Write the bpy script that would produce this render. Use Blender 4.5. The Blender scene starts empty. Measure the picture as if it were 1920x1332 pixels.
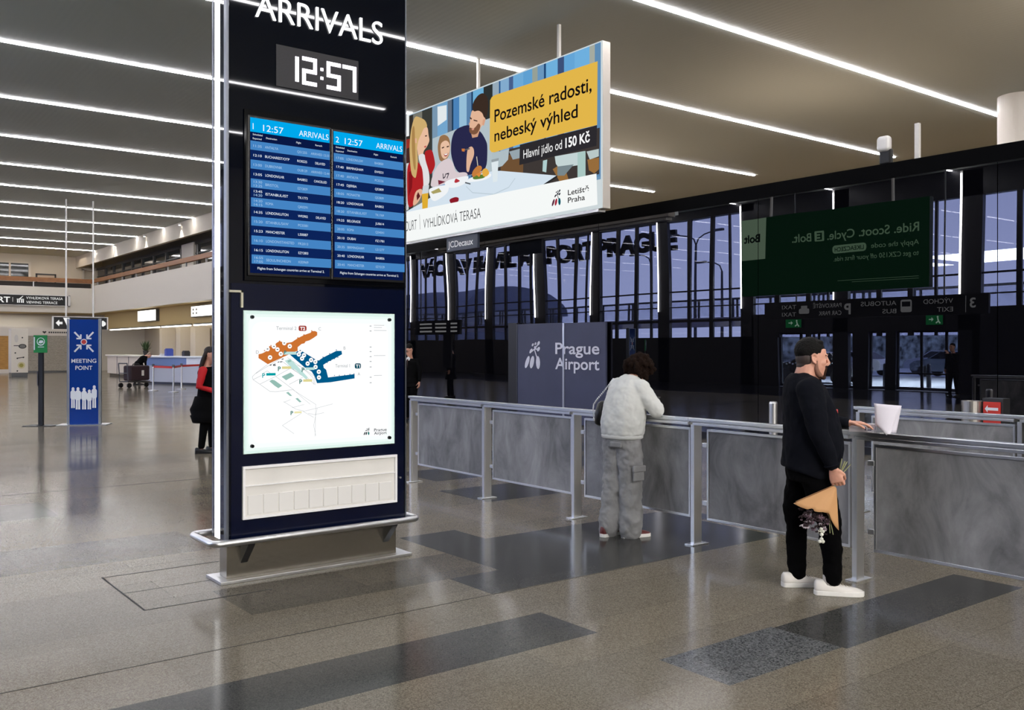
import bpy, bmesh, math, random
from mathutils import Matrix, Vector
C = bpy.context.scene.collection
random.seed(7)
PI = math.pi

# ---------------------------------------------------------------- camera
scn = bpy.context.scene
cam_d = bpy.data.cameras.new('camera'); cam = bpy.data.objects.new('camera', cam_d); C.objects.link(cam)
cam.location = (0, 0, 1.65)
cam.rotation_euler = (PI/2, 0, -math.atan2(.609, .793))
cam_d.sensor_width = 36; cam_d.lens = 36*1734/1920; cam_d.shift_y = -14/1920; cam_d.clip_end = 400
scn.camera = cam
scn.view_settings.view_transform = 'Standard'; scn.view_settings.look = 'None'
scn.view_settings.exposure = 0.0; scn.view_settings.gamma = 1; scn.view_settings.use_curve_mapping = False
# ---------------------------------------------------------------- world: cold evening sky outside the facade
SKY = 5.5
w = bpy.data.worlds.new('world'); scn.world = w; w.use_nodes = True
nt = w.node_tree; nt.nodes.clear()
tc = nt.nodes.new('ShaderNodeTexCoord'); sx = nt.nodes.new('ShaderNodeSeparateXYZ'); cr = nt.nodes.new('ShaderNodeValToRGB')
bg = nt.nodes.new('ShaderNodeBackground'); ow = nt.nodes.new('ShaderNodeOutputWorld')
nt.links.new(tc.outputs['Generated'], sx.inputs[0]); nt.links.new(sx.outputs['Z'], cr.inputs[0])
cr.color_ramp.elements[0].position = 0.0; cr.color_ramp.elements[0].color = (.54, .60, .95, 1)
cr.color_ramp.elements[1].position = .35; cr.color_ramp.elements[1].color = (.25, .29, .55, 1)
nt.links.new(cr.outputs[0], bg.inputs[0]); bg.inputs[1].default_value = SKY; nt.links.new(bg.outputs[0], ow.inputs[0])
LINE = 44.0       # radiance of the ceiling light lines
H = 8.1           # height of the ceiling
# added unseen fill lamps behind the camera, brightening surfaces that face it
for x, y in ((-3, -15), (4, -17)):
    ld = bpy.data.lights.new('fill_lamp', 'AREA'); ld.energy = 2300; ld.color = (1, .95, .88); ld.size = 4
    lo = bpy.data.objects.new('fill_lamp', ld); C.objects.link(lo); lo.location = (x, y, 7.6)
    lo.rotation_euler = (Vector((5, 6, 1))-Vector((x, y, 7.6))).to_track_quat('-Z', 'Y').to_euler()

# ---------------------------------------------------------------- materials
def lin(c):
    f = lambda v: (v/255/12.92) if v/255 <= .04045 else ((v/255+.055)/1.055)**2.4
    return (f(c[0]), f(c[1]), f(c[2]), 1)
_m = {}
def mat(name, col, rough=.5, metal=0, spec=.5, coat=0, emit=0, bump=None, vary=None, stretch=None):
    if name in _m: return _m[name]
    m = bpy.data.materials.new(name); m.use_nodes = True; n = m.node_tree; b = n.nodes['Principled BSDF']
    c = lin(col)
    b.inputs['Base Color'].default_value = c; b.inputs['Roughness'].default_value = rough; b.inputs['Metallic'].default_value = metal
    b.inputs['Specular IOR Level'].default_value = spec; b.inputs['Coat Weight'].default_value = coat; b.inputs['Coat Roughness'].default_value = .05
    if emit:
        b.inputs['Emission Color'].default_value = c; b.inputs['Emission Strength'].default_value = emit
    if bump or vary:
        t = n.nodes.new('ShaderNodeTexCoord'); mp = n.nodes.new('ShaderNodeMapping'); n.links.new(t.outputs['Object'], mp.inputs[0])
        if stretch: mp.inputs['Scale'].default_value = stretch
    if vary:   # (scale, amount)
        nz = n.nodes.new('ShaderNodeTexNoise'); nz.inputs['Scale'].default_value = vary[0]; nz.inputs['Detail'].default_value = 5
        n.links.new(mp.outputs[0], nz.inputs['Vector'])
        r = n.nodes.new('ShaderNodeValToRGB'); n.links.new(nz.outputs['Fac'], r.inputs[0])
        lo, hi = 1-vary[1], 1+vary[1]
        r.color_ramp.elements[0].position = .33; r.color_ramp.elements[0].color = (c[0]*lo, c[1]*lo, c[2]*lo, 1)
        r.color_ramp.elements[1].position = .67; r.color_ramp.elements[1].color = (min(1, c[0]*hi), min(1, c[1]*hi), min(1, c[2]*hi), 1)
        n.links.new(r.outputs[0], b.inputs['Base Color'])
    if bump:   # (scale, strength)
        nz = n.nodes.new('ShaderNodeTexNoise'); nz.inputs['Scale'].default_value = bump[0]; nz.inputs['Detail'].default_value = 3
        n.links.new(mp.outputs[0], nz.inputs['Vector'])
        bp = n.nodes.new('ShaderNodeBump'); bp.inputs['Strength'].default_value = bump[1]; bp.inputs['Distance'].default_value = .02
        n.links.new(nz.outputs['Fac'], bp.inputs['Height']); n.links.new(bp.outputs[0], b.inputs['Normal'])
    _m[name] = m
    return m
def glow(name, col, k=1.0):
    """a surface that gives off light (screens, backlit signs, lamps)"""
    if name in _m: return _m[name]
    m = bpy.data.materials.new(name); m.use_nodes = True; n = m.node_tree; n.nodes.clear()
    e = n.nodes.new('ShaderNodeEmission'); o = n.nodes.new('ShaderNodeOutputMaterial')
    e.inputs[0].default_value = lin(col); e.inputs[1].default_value = k; n.links.new(e.outputs[0], o.inputs[0])
    _m[name] = m
    return m
def g3(r, g, b, k=1.0): return glow('glow_%d_%d_%d_%g' % (r, g, b, k), (r, g, b), k)

# ---------------------------------------------------------------- mesh builder
_MW = {}
class MB:
    def __init__(s, M=None): s.v = []; s.f = []; s.mi = []; s.M = M or Matrix.Identity(4)
    def add(s, vs, fs, m=0, M=None):
        k = len(s.v); T = s.M @ M if M is not None else s.M
        s.v += [T @ Vector(p) for p in vs]; s.f += [tuple(i+k for i in f) for f in fs]; s.mi += [m]*len(fs)
        return s
    def box(s, x0, x1, y0, y1, z0, z1, m=0, M=None):
        x0, x1 = min(x0, x1), max(x0, x1); y0, y1 = min(y0, y1), max(y0, y1); z0, z1 = min(z0, z1), max(z0, z1)
        return s.add([(x0,y0,z0),(x1,y0,z0),(x1,y1,z0),(x0,y1,z0),(x0,y0,z1),(x1,y0,z1),(x1,y1,z1),(x0,y1,z1)],
              [(0,3,2,1),(4,5,6,7),(0,1,5,4),(1,2,6,5),(2,3,7,6),(3,0,4,7)], m, M)
    def rings(s, R, m=0, cap=True, close=False, M=None):
        """loft closed rings of equal length"""
        n = len(R[0]); vs = [p for r in R for p in r]; fs = []
        k = len(R)
        for i in range(k if close else k-1):
            a = i*n; b = ((i+1) % k)*n
            for j in range(n):
                fs.append((a+j, a+(j+1) % n, b+(j+1) % n, b+j))
        if cap and not close:
            fs.append(tuple(reversed(range(n)))); fs.append(tuple(range((k-1)*n, k*n)))
        return s.add(vs, fs, m, M)
    def cyl(s, p, q, r0, r1=None, n=16, m=0, M=None):
        return s.tube([p, q], [r0, r0 if r1 is None else r1], n, m, M=M)
    def tube(s, pts, r, n=10, m=0, close=False, M=None):
        P = [Vector(p) for p in pts]; k = len(P); R = []; prev = None
        for i, p in enumerate(P):
            if close: d = P[(i+1) % k]-P[i-1]
            else: d = P[min(i+1, k-1)]-P[max(i-1, 0)]
            d = d.normalized() if d.length > 1e-9 else Vector((0,0,1))
            if prev is None:
                a = Vector((0,0,1)) if abs(d.z) < .9 else Vector((1,0,0))
                u = d.cross(a).normalized()
            else:
                u = (prev - d*prev.dot(d)).normalized()
            prev = u; v = d.cross(u); rr = r[i] if isinstance(r, (list, tuple)) else r
            R.append([p+u*(rr*math.cos(2*PI*j/n))+v*(rr*math.sin(2*PI*j/n)) for j in range(n)])
        return s.rings(R, m, True, close, M)
    def limb(s, pts, n=14, m=0):
        """tapering round-ended limb, pts = (x, y, z, r)"""
        P = [Vector(p[:3]) for p in pts]; r = [p[3] for p in pts]
        d0 = (P[0]-P[1]).normalized(); d1 = (P[-1]-P[-2]).normalized()
        A = [(P[0]+d0*(r[0]*math.sin(t)), r[0]*math.cos(t)) for t in (1.45, 1.0, .5)]
        B = [(P[-1]+d1*(r[-1]*math.sin(t)), r[-1]*math.cos(t)) for t in (.5, 1.0, 1.45)]
        Q = A+list(zip(P, r))+B
        return s.tube([q[0] for q in Q], [q[1] for q in Q], n, m)
    def ell(s, c, r, n=16, m=0, M=None):
        R = []
        if isinstance(r, (int, float)): r = (r, r, r)
        k = max(6, n*2//3)
        for i in range(k):
            t = PI*(i+.25)/(k-.5)
            R.append([(c[0]+r[0]*math.sin(t)*math.cos(2*PI*j/n), c[1]+r[1]*math.sin(t)*math.sin(2*PI*j/n), c[2]-r[2]*math.cos(t)) for j in range(n)])
        return s.rings(R, m, M=M)
    def poly(s, pts, m=0, M=None): return s.add(pts, [tuple(range(len(pts)))], m, M)
    def prism(s, pts, z0, z1, m=0, M=None):
        """2-D outline (x, y) pulled from z0 to z1"""
        n = len(pts)
        return s.add([(p[0],p[1],z0) for p in pts]+[(p[0],p[1],z1) for p in pts],
              [tuple(reversed(range(n))), tuple(range(n, 2*n))]+[(i,(i+1) % n,(i+1) % n+n,i+n) for i in range(n)], m, M)
    def lathe(s, prof, c=(0,0,0), n=24, m=0, M=None):
        return s.rings([[(c[0]+r*math.cos(2*PI*j/n), c[1]+r*math.sin(2*PI*j/n), c[2]+z) for j in range(n)] for r, z in prof], m, M=M)
    def mesh(s, name, mats, inv=None):
        me = bpy.data.meshes.new(name)
        vs = [inv @ v for v in s.v] if inv is not None else s.v
        me.from_pydata([tuple(v) for v in vs], [], s.f)
        for m in (mats if isinstance(mats, (list, tuple)) else [mats]): me.materials.append(m)
        me.polygons.foreach_set('material_index', s.mi); me.update()
        return me
    def build(s, name, mats, parent=None, smooth=False, bevel=0, fix=True, merge=False):
        inv = _MW[parent.name].inverted() if parent is not None and parent.name in _MW else None
        me = s.mesh(name, mats, inv)
        if fix:
            bm = bmesh.new(); bm.from_mesh(me)
            if merge: bmesh.ops.remove_doubles(bm, verts=bm.verts[:], dist=1e-5)
            bmesh.ops.recalc_face_normals(bm, faces=bm.faces[:]); bm.to_mesh(me); bm.free()
        o = bpy.data.objects.new(name, me); C.objects.link(o)
        if parent is not None:
            o.parent = parent; _MW[o.name] = _MW.get(parent.name, Matrix.Identity(4))
        else: _MW[o.name] = Matrix.Identity(4)
        if bevel:
            b = o.modifiers.new('bevel', 'BEVEL'); b.width = bevel; b.segments = 2; b.limit_method = 'ANGLE'
        if smooth:
            me.polygons.foreach_set('use_smooth', [True]*len(me.polygons))
        return o
def fuse(mb, name, mats, parent, voxel=.008, it=4, fac=.5, noise=None):
    """melt overlapping closed volumes into one continuous surface"""
    t = mb.build('tmp', mats, parent, fix=True)
    r = t.modifiers.new('r', 'REMESH'); r.mode = 'VOXEL'; r.voxel_size = voxel
    sm = t.modifiers.new('s', 'SMOOTH'); sm.factor = fac; sm.iterations = it
    if noise:
        tx = bpy.data.textures.new('cloth', 'CLOUDS'); tx.noise_scale = noise[0]; tx.noise_depth = 2
        d = t.modifiers.new('d', 'DISPLACE'); d.texture = tx; d.strength = noise[1]; d.mid_level = .5; d.texture_coords = 'LOCAL'
    dg = bpy.context.evaluated_depsgraph_get(); dg.update()
    me = bpy.data.meshes.new_from_object(t.evaluated_get(dg)); me.name = name
    if not me.materials:
        for m in (mats if isinstance(mats, (list, tuple)) else [mats]): me.materials.append(m)
    me.polygons.foreach_set('use_smooth', [True]*len(me.polygons))
    bpy.data.objects.remove(t)
    o = bpy.data.objects.new(name, me); C.objects.link(o); o.parent = parent
    if parent is not None: _MW[o.name] = _MW[parent.name]
    return o
def tag(o, label, cat, group=None, kind=None):
    if label: o['label'] = label
    if cat: o['category'] = cat
    if group: o['group'] = group
    if kind: o['kind'] = kind
    return o
def thing(name, label, cat, loc=(0,0,0), rot=0, group=None):
    o = bpy.data.objects.new(name, None); C.objects.link(o); o.empty_display_size = .1
    o.location = loc; o.rotation_euler = (0, 0, rot)
    _MW[o.name] = Matrix.Translation(Vector(loc)) @ Matrix.Rotation(rot, 4, 'Z')
    return tag(o, label, cat, group)
def LM(o): return _MW[o.name]          # thing's own frame, for parts given in it
def struct(o): o['kind'] = 'structure'; return o
def dup(root, loc, rot=None, label=None):
    r = root.copy(); C.objects.link(r); r.location = loc
    if rot is not None: r.rotation_euler = (0, 0, rot)
    if label: r['label'] = label
    _MW[r.name] = Matrix.Translation(Vector(loc)) @ Matrix.Rotation(r.rotation_euler[2], 4, 'Z')
    for ch in list(root.children):
        c = ch.copy(); C.objects.link(c); c.parent = r
        for g in ch.children:
            d = g.copy(); C.objects.link(d); d.parent = c
    return r
def frame(o, u, v):
    """flat frame: local x along u, local y along v, z out of the face"""
    u = Vector(u).normalized(); v = Vector(v).normalized(); n = u.cross(v)
    M = Matrix.Identity(4)
    for i in range(3): M[i][0] = u[i]; M[i][1] = v[i]; M[i][2] = n[i]; M[i][3] = o[i]
    return M
_tc = {}
def text(mb, s, x, y, h, w=None, m=0, M=None, z=0, align='l', bold=0, depth=0):
    """lettering laid into mb in frame M; h = cap height, w = width to fit"""
    key = (s, bold, depth > 0)
    if key not in _tc:
        cu = bpy.data.curves.new('t', 'FONT'); cu.body = s; cu.size = 1; cu.resolution_u = 5; cu.offset = bold; cu.fill_mode = 'BOTH' if depth else 'FRONT'
        if depth: cu.extrude = .5
        o = bpy.data.objects.new('t', cu); C.objects.link(o)
        dg = bpy.context.evaluated_depsgraph_get(); dg.update()
        me = bpy.data.meshes.new_from_object(o.evaluated_get(dg))
        _tc[key] = ([tuple(v.co) for v in me.vertices], [tuple(p.vertices) for p in me.polygons])
        bpy.data.objects.remove(o); bpy.data.curves.remove(cu); bpy.data.meshes.remove(me)
    vs, fs = _tc[key]
    if not vs: return
    k = h/.73; x0 = min(v[0] for v in vs); x1 = max(v[0] for v in vs)
    kx = w/(x1-x0) if w else k
    ww = (x1-x0)*kx; ox = x if align == 'l' else (x-ww/2 if align == 'c' else x-ww)
    mb.add([(ox+(v[0]-x0)*kx, y+v[1]*k, z+(v[2]+.5)*depth if depth else z) for v in vs], fs, m, M)
def rrect(x0, x1, y0, y1, r, n=4):
    P = []
    for cx, cy, a in ((x1-r,y0+r,-90),(x1-r,y1-r,0),(x0+r,y1-r,90),(x0+r,y0+r,180)):
        for i in range(n+1):
            t = math.radians(a+90*i/n); P.append((cx+r*math.cos(t), cy+r*math.sin(t)))
    return P
def circ(x, y, rx, ry=None, a=0, n=16):
    ry = rx if ry is None else ry; a = math.radians(a); P = []
    for i in range(n):
        t = 2*PI*i/n; px, py = rx*math.cos(t), ry*math.sin(t)
        P.append((x+px*math.cos(a)-py*math.sin(a), y+px*math.sin(a)+py*math.cos(a)))
    return P
class Flat:
    """printed or backlit flat artwork: layered 2-D shapes in a frame"""
    def __init__(s, M, step=.001): s.mb = MB(M); s.mats = []; s.step = step; s.z = 0
    def mi(s, m):
        if m not in s.mats: s.mats.append(m)
        return s.mats.index(m)
    def p(s, pts, m, dz=1):
        s.z += dz*s.step; n = len(pts)
        ar = sum(pts[i][0]*pts[(i+1) % n][1]-pts[(i+1) % n][0]*pts[i][1] for i in range(n))
        if ar < 0: pts = pts[::-1]
        s.mb.poly([(a, b, s.z) for a, b in pts], s.mi(m)); return s
    def r(s, x0, x1, y0, y1, m): return s.p([(x0,y0),(x1,y0),(x1,y1),(x0,y1)], m)
    def line(s, pts, wd, m):
        for a, b in zip(pts, pts[1:]):
            dx, dy = b[0]-a[0], b[1]-a[1]; l = math.hypot(dx, dy) or 1; nx, ny = -dy/l*wd/2, dx/l*wd/2
            s.p([(a[0]+nx,a[1]+ny),(b[0]+nx,b[1]+ny),(b[0]-nx,b[1]-ny),(a[0]-nx,a[1]-ny)], m, .02)
        return s
    def t(s, st, x, y, h, m, w=None, align='l', bold=0):
        s.z += s.step; text(s.mb, st, x, y, h, w, s.mi(m), None, s.z, align, bold); return s
    def build(s, name, parent): return s.mb.build(name, s.mats, parent, fix=False)
def leaf_logo(F, x, y, sz, ms, mb_):
    """the airport's sprig of seeds: three big drops below, small ones on twigs above"""
    k = sz/180
    P = lambda a, b: (x+(a-828)*k, y+(1015-b)*k)
    for (a, b, rx, ry, t), m in zip(((853,970,17,44,-28),(903,970,20,42,-18),(965,972,21,42,4)), mb_):
        c = P(a, b); F.p(circ(c[0], c[1], rx*k, ry*k, t), m)
    for a, b, rx, ry, t in ((893,898,20,10,45),(912,858,12,8,40),(940,851,11,8,40),(972,848,16,11,45),(971,886,18,12,40),(936,874,10,8,30)):
        c = P(a, b); F.p(circ(c[0], c[1], rx*k, ry*k, t), ms)
    F.line([P(893,905),P(935,884),P(972,850)], 9*k, ms); F.line([P(935,884),P(972,888)], 8*k, ms); F.line([P(930,886),P(958,945)], 9*k, ms)

M_steel = mat('brushed_steel', (216,217,219), .33, 1)
M_dsteel = mat('dark_steel', (95,97,100), .35, 1)
M_black = mat('black_plastic', (14,14,16), .45)
M_white = mat('white_paint', (225,222,216), .5)
# ================================================================ the setting
GX = 13.0          # the dark glass partition
FX = -7.5          # the glazed outer facade behind the photographer
# ---- floor: terrazzo laid in strips half a metre deep
def terrazzo(name, a, b, sc=170, rough=.13):
    m = bpy.data.materials.new(name); m.use_nodes = True; n = m.node_tree; p = n.nodes['Principled BSDF']
    t = n.nodes.new('ShaderNodeTexCoord')
    v = n.nodes.new('ShaderNodeTexVoronoi'); v.inputs['Scale'].default_value = sc; n.links.new(t.outputs['Object'], v.inputs['Vector'])
    r = n.nodes.new('ShaderNodeValToRGB'); r.color_ramp.elements[0].color = lin(a); r.color_ramp.elements[1].color = lin(b)
    r.color_ramp.elements[0].position = .1; r.color_ramp.elements[1].position = .9
    n.links.new(v.outputs['Color'], r.inputs[0])
    br = n.nodes.new('ShaderNodeTexBrick'); br.inputs['Scale'].default_value = 1; br.inputs['Brick Width'].default_value = 3.1; br.inputs['Row Height'].default_value = .517
    br.inputs['Mortar Size'].default_value = .0018; br.offset = .37
    br.inputs['Color1'].default_value = (.88,.88,.88,1); br.inputs['Color2'].default_value = (1.08,1.06,1.03,1); br.inputs['Mortar'].default_value = (.55,.55,.55,1)
    n.links.new(t.outputs['Object'], br.inputs['Vector'])
    mx = n.nodes.new('ShaderNodeMix'); mx.data_type = 'RGBA'; mx.blend_type = 'MULTIPLY'; mx.inputs[0].default_value = 1
    n.links.new(r.outputs[0], mx.inputs[6]); n.links.new(br.outputs['Color'], mx.inputs[7]); n.links.new(mx.outputs[2], p.inputs['Base Color'])
    nz = n.nodes.new('ShaderNodeTexNoise'); nz.inputs['Scale'].default_value = 1.3; nz.inputs['Detail'].default_value = 4; n.links.new(t.outputs['Object'], nz.inputs['Vector'])
    rr = n.nodes.new('ShaderNodeMapRange'); rr.inputs['To Min'].default_value = rough-.05; rr.inputs['To Max'].default_value = rough+.07
    n.links.new(nz.outputs['Fac'], rr.inputs[0]); n.links.new(rr.outputs[0], p.inputs['Roughness'])
    p.inputs['Specular IOR Level'].default_value = .07
    return m
FL = [terrazzo('terrazzo_tan', (86,81,71), (133,125,111)), terrazzo('terrazzo_dark', (48,49,48), (76,76,74)),
      terrazzo('terrazzo_speckled', (42,45,48), (112,114,115), 120), terrazzo('terrazzo_grey', (70,67,61), (106,101,92)),
      terrazzo('terrazzo_pale', (92,86,75), (140,131,117)), mat('seam', (45,44,42), .4), terrazzo('terrazzo_slate', (20,20,22), (34,34,36))]
patches = [(FX,-.6,-20,74,6),(.9,3.65,3.94,4.46,1),(3.59,4.54,2.93,3.40,2),(4.54,6.65,2.90,3.38,1),(3.66,6.8,4.99,5.93,1),(4.1,4.68,5.93,6.95,1),(4.68,7.1,5.93,6.47,1),
           (5.8,6.85,7.98,8.95,1),(6.2,9.5,9.6,10.6,1),(-2.5,2.67,7.5,8.42,3),(2.2,4.1,5.5,6.2,3),(-6,1.2,5.0,5.5,4),(.3,1.5,4.46,4.98,4),(-5,2,9.9,10.9,3),(-5,4.5,13.4,14.4,3),  # grey patch before the column: slab tone with the column's shade painted in
           (-6,6,17.5,18.3,3),(7,12.9,2,3.5,3),(-3,3.5,1.5,2.2,3),(5.1,5.95,6.9,7.98,4),(8,12.9,11,12,1)]
xs = sorted({FX, 30.5, *[p[0] for p in patches], *[p[1] for p in patches]}); ys = sorted({-20, 74, *[p[2] for p in patches], *[p[3] for p in patches]})
fm = MB()
for i in range(len(xs)-1):
    for j in range(len(ys)-1):
        cx, cy = (xs[i]+xs[i+1])/2, (ys[j]+ys[j+1])/2; k = 0
        for p in patches:
            if p[0] < cx < p[1] and p[2] < cy < p[3] and k != 6: k = p[4]
        fm.poly([(xs[i],ys[j],0),(xs[i+1],ys[j],0),(xs[i+1],ys[j+1],0),(xs[i],ys[j+1],0)], k)
struct(fm.build('floor', FL, fix=False))
hb = MB()   # steel edged access hatch in the floor beside the column, and the long joint behind it
for a, b, c_, d in ((1.70,2.55,6.0,6.012),(1.70,2.55,7.03,7.042),(1.70,1.712,6.0,7.04),(1.71,2.45,6.5,6.506),(-7.4,12.9,11.6,11.62),(.4,5.4,4.975,4.982)): hb.box(a, b, c_, d, -.02, .0012)
struct(hb.build('trim_1', mat('seam_dark', (20,19,18), .7)))
# ---- ceiling of narrow metal slats, running across the hall
mc = bpy.data.materials.new('ceiling_slats'); mc.use_nodes = True; n = mc.node_tree; p = n.nodes['Principled BSDF']
t = n.nodes.new('ShaderNodeTexCoord'); wv = n.nodes.new('ShaderNodeTexWave'); wv.wave_type = 'BANDS'; wv.bands_direction = 'X'; wv.inputs['Scale'].default_value = 2.2
n.links.new(t.outputs['Object'], wv.inputs['Vector'])
bp = n.nodes.new('ShaderNodeBump'); bp.inputs['Strength'].default_value = .12; bp.inputs['Distance'].default_value = .01; n.links.new(wv.outputs['Fac'], bp.inputs['Height']); n.links.new(bp.outputs[0], p.inputs['Normal'])
p.inputs['Base Color'].default_value = lin((168,172,166)); p.inputs['Roughness'].default_value = .55
struct(MB().box(FX-.4, 31, -20.4, 74, H+.06, H+.3).build('ceiling', mc))
# ---- far ends of the hall
m_wall = mat('wall_plaster', (205,196,183), .7); m_tan = mat('tan_wall', (188,160,122), .7)
struct(MB().box(30.5, 30.8, -20, 34, 0, H+.06).build('wall_right', m_tan))
struct(MB().box(FX-.4, 31, -20.4, -20, 0, H+.06).build('wall_front', mat('grey_wall', (215,212,206), .7)))
# ---- the glass partition: tall dark reflecting panes under a black head beam
mg = bpy.data.materials.new('dark_mirror_glass'); mg.use_nodes = True; n = mg.node_tree; n.nodes.clear()
o_ = n.nodes.new('ShaderNodeOutputMaterial'); gl = n.nodes.new('ShaderNodeBsdfGlossy'); gl.inputs['Roughness'].default_value = 0.0; gl.inputs['Color'].default_value = (.125,.125,.13,1)
df = n.nodes.new('ShaderNodeBsdfDiffuse'); df.inputs['Color'].default_value = (.002,.002,.003,1); ad = n.nodes.new('ShaderNodeAddShader')
n.links.new(gl.outputs[0], ad.inputs[0]); n.links.new(df.outputs[0], ad.inputs[1]); n.links.new(ad.outputs[0], o_.inputs[0])
t = n.nodes.new('ShaderNodeTexCoord'); mp = n.nodes.new('ShaderNodeMapping'); mp.inputs['Scale'].default_value = (1, .9, .5); n.links.new(t.outputs['Object'], mp.inputs[0])
nz = n.nodes.new('ShaderNodeTexNoise'); nz.inputs['Scale'].default_value = .8; nz.inputs['Detail'].default_value = 0; n.links.new(mp.outputs[0], nz.inputs['Vector'])
bp = n.nodes.new('ShaderNodeBump'); bp.inputs['Strength'].default_value = .12; bp.inputs['Distance'].default_value = .03; n.links.new(nz.outputs['Fac'], bp.inputs['Height']); n.links.new(bp.outputs[0], gl.inputs['Normal'])
k = 1
for y in range(-14, 34, 4):
    struct(MB().box(GX, GX+.02, y+.006, y+3.994, .12, 4.2).build('window_%d' % k, mg)); k += 1
struct(MB().box(GX-.02, GX+.25, -14, 34, 4.2, 4.43).build('trim_2', mat('black_beam', (3,3,4), .5, spec=.04)))
struct(MB().box(GX-.03, GX+.05, -14, 34, 0, .12).build('trim_3', mat('black_kick', (14,14,15), .3)))
struct(MB().box(GX+.2, GX+.3, -14, 34, 0, 4.2).build('wall_back', mat('reclaim_dark', (8,8,10), .8)))
# ---- balcony side: deep white parapet, set back glazing above, counters in the bay below
m_para = mat('parapet_white', (212,204,190), .6); m_soff = mat('soffit', (190,164,108), .6)
sb = MB().box(15.6, 15.85, 34, 67, 3.97, 5.8).box(15.6, 30.5, 34, 34.25, 0, H+.06)
struct(sb.build('wall_3', m_para))
struct(MB().box(15.85, 23, 34.25, 74, 3.97, 4.2).box(FX, 15.85, 67.25, 74, 3.97, 4.2).build('ceiling_2', m_soff))
struct(MB().box(16.5, 16.62, 34.25, 67.4, 2.92, 3.97).build('wall_4', m_soff))
struct(MB().box(FX, 15.85, 67, 67.25, 3.97, 5.65).build('wall_5', m_para))
struct(MB().box(15.6, 15.8, 34, 74, 7.35, H+.06).box(FX, 17.5, 71.8, 72, 4.2, H+.06).build('wall_6', mat('upper_wall', (206,196,178), .7)))
struct(MB().box(FX, 15.6, 67.3, 67.36, 5.6, 5.97).build('trim_8', mat('dark_infill', (34,26,22), .5)))
struct(MB().box(20, 20.2, 34.25, 70.6, 0, 3.97).build('wall_7', mat('counter_wall', (188,178,162), .7)))
struct(MB().box(FX, 20, 70.4, 70.6, 0, 3.97).build('wall_8', mat('shop_wall', (205,200,190), .7)))
struct(MB().box(17.4, 17.5, 34.25, 74, 4.2, H+.06).build('wall_9', mat('upper_back', (150,146,138), .7)))
# ---- outer facade behind the photographer: columns, mullions, transoms, door lobby, with panes
m_fac = mat('facade_metal', (16,17,24), .35)
LEDS = [7.4, 12.1, 16.8, 22.06, 26.75, 31.8, 36.7, 41.5, 46.2, 50.6, 55.3, 60.2, 65]
fb = MB().box(FX-.4, FX, -20, 74, 7.75, H+.06).box(FX-.3, FX, -20, 26, 7.15, 7.75)
for L in LEDS: fb.box(FX-.2, FX, L-.75, L, 0, H)
struct(fb.build('wall_left', m_fac))
fb = MB()
for L in LEDS:
    for a, wd in ((2.12,.2),(3.48,.22),(4.45,.1)): fb.box(FX-.12, FX-.02, L-a, L-a+wd, 2.1, 7.8)
fb.box(FX-.13, FX-.05, 2, 70, 4.29, 4.36).box(FX-.22, FX-.05, 26.1, 70, 2.84, 2.97).box(FX-.22, FX-.05, 2, 70, 3.55, 3.6)
struct(fb.build('trim_4', m_fac))
fb = MB().box(FX-.3, FX, -20, 26.1, 2.29, 3.1).box(FX-.3, FX, 26.1, 74, 0, 2.12).box(FX-.3, FX, -20, 7, 3.1, 7.8)
for a, b in ((-20,16.3),(19.29,19.73),(20.45,21.11),(24.7,26.1)): fb.box(FX-.3, FX, a, b, 0, 2.29)
struct(fb.build('wall_10', m_fac))
mp_ = bpy.data.materials.new('clear_pane'); mp_.use_nodes = True; n = mp_.node_tree; n.nodes.clear()
o_ = n.nodes.new('ShaderNodeOutputMaterial'); tr = n.nodes.new('ShaderNodeBsdfTransparent'); tr.inputs[0].default_value = (.86,.88,.92,1)
g_ = n.nodes.new('ShaderNodeBsdfGlossy'); g_.inputs['Roughness'].default_value = .01; mx = n.nodes.new('ShaderNodeMixShader'); mx.inputs[0].default_value = .07
n.links.new(tr.outputs[0], mx.inputs[1]); n.links.new(g_.outputs[0], mx.inputs[2]); n.links.new(mx.outputs[0], o_.inputs[0])
k = 40
for a, b in zip([2.0]+LEDS, LEDS+[70]):
    struct(MB().box(FX-.16, FX-.14, a, b-.75, 2.1, 7.78).build('window_%d' % k, mp_)); k += 1
# entrance doors in the lobby: framed glass leaves
k = 1
for a, b in ((21.11,24.7),(19.73,20.45),(16.3,19.29)):
    d = MB(); nn = max(1, round((b-a)/1.0)); wd = (b-a)/nn
    for i in range(nn):
        y0 = a+i*wd
        d.box(FX-.2, FX-.14, y0, y0+.05, 0, 2.29).box(FX-.2, FX-.14, y0+wd-.05, y0+wd, 0, 2.29)
    d.box(FX-.2, FX-.14, a, b, 0, .12).box(FX-.2, FX-.14, a, b, 2.22, 2.29)
    if a < 17: d.box(FX-.2, FX-.14, a, b, .62, .68)
    struct(d.build('door_%d' % k, m_fac)); struct(MB().box(FX-.18, FX-.165, a, b, .1, 2.23).build('window_%d' % (60+k), mp_)); k += 1
# ---- outdoors, seen only through the facade
struct(MB().box(-120, FX-.5, -60, 160, -.12, -.02).build('ground', mat('pavement', (205,212,214), .8, vary=(1.5,.15))))
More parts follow.
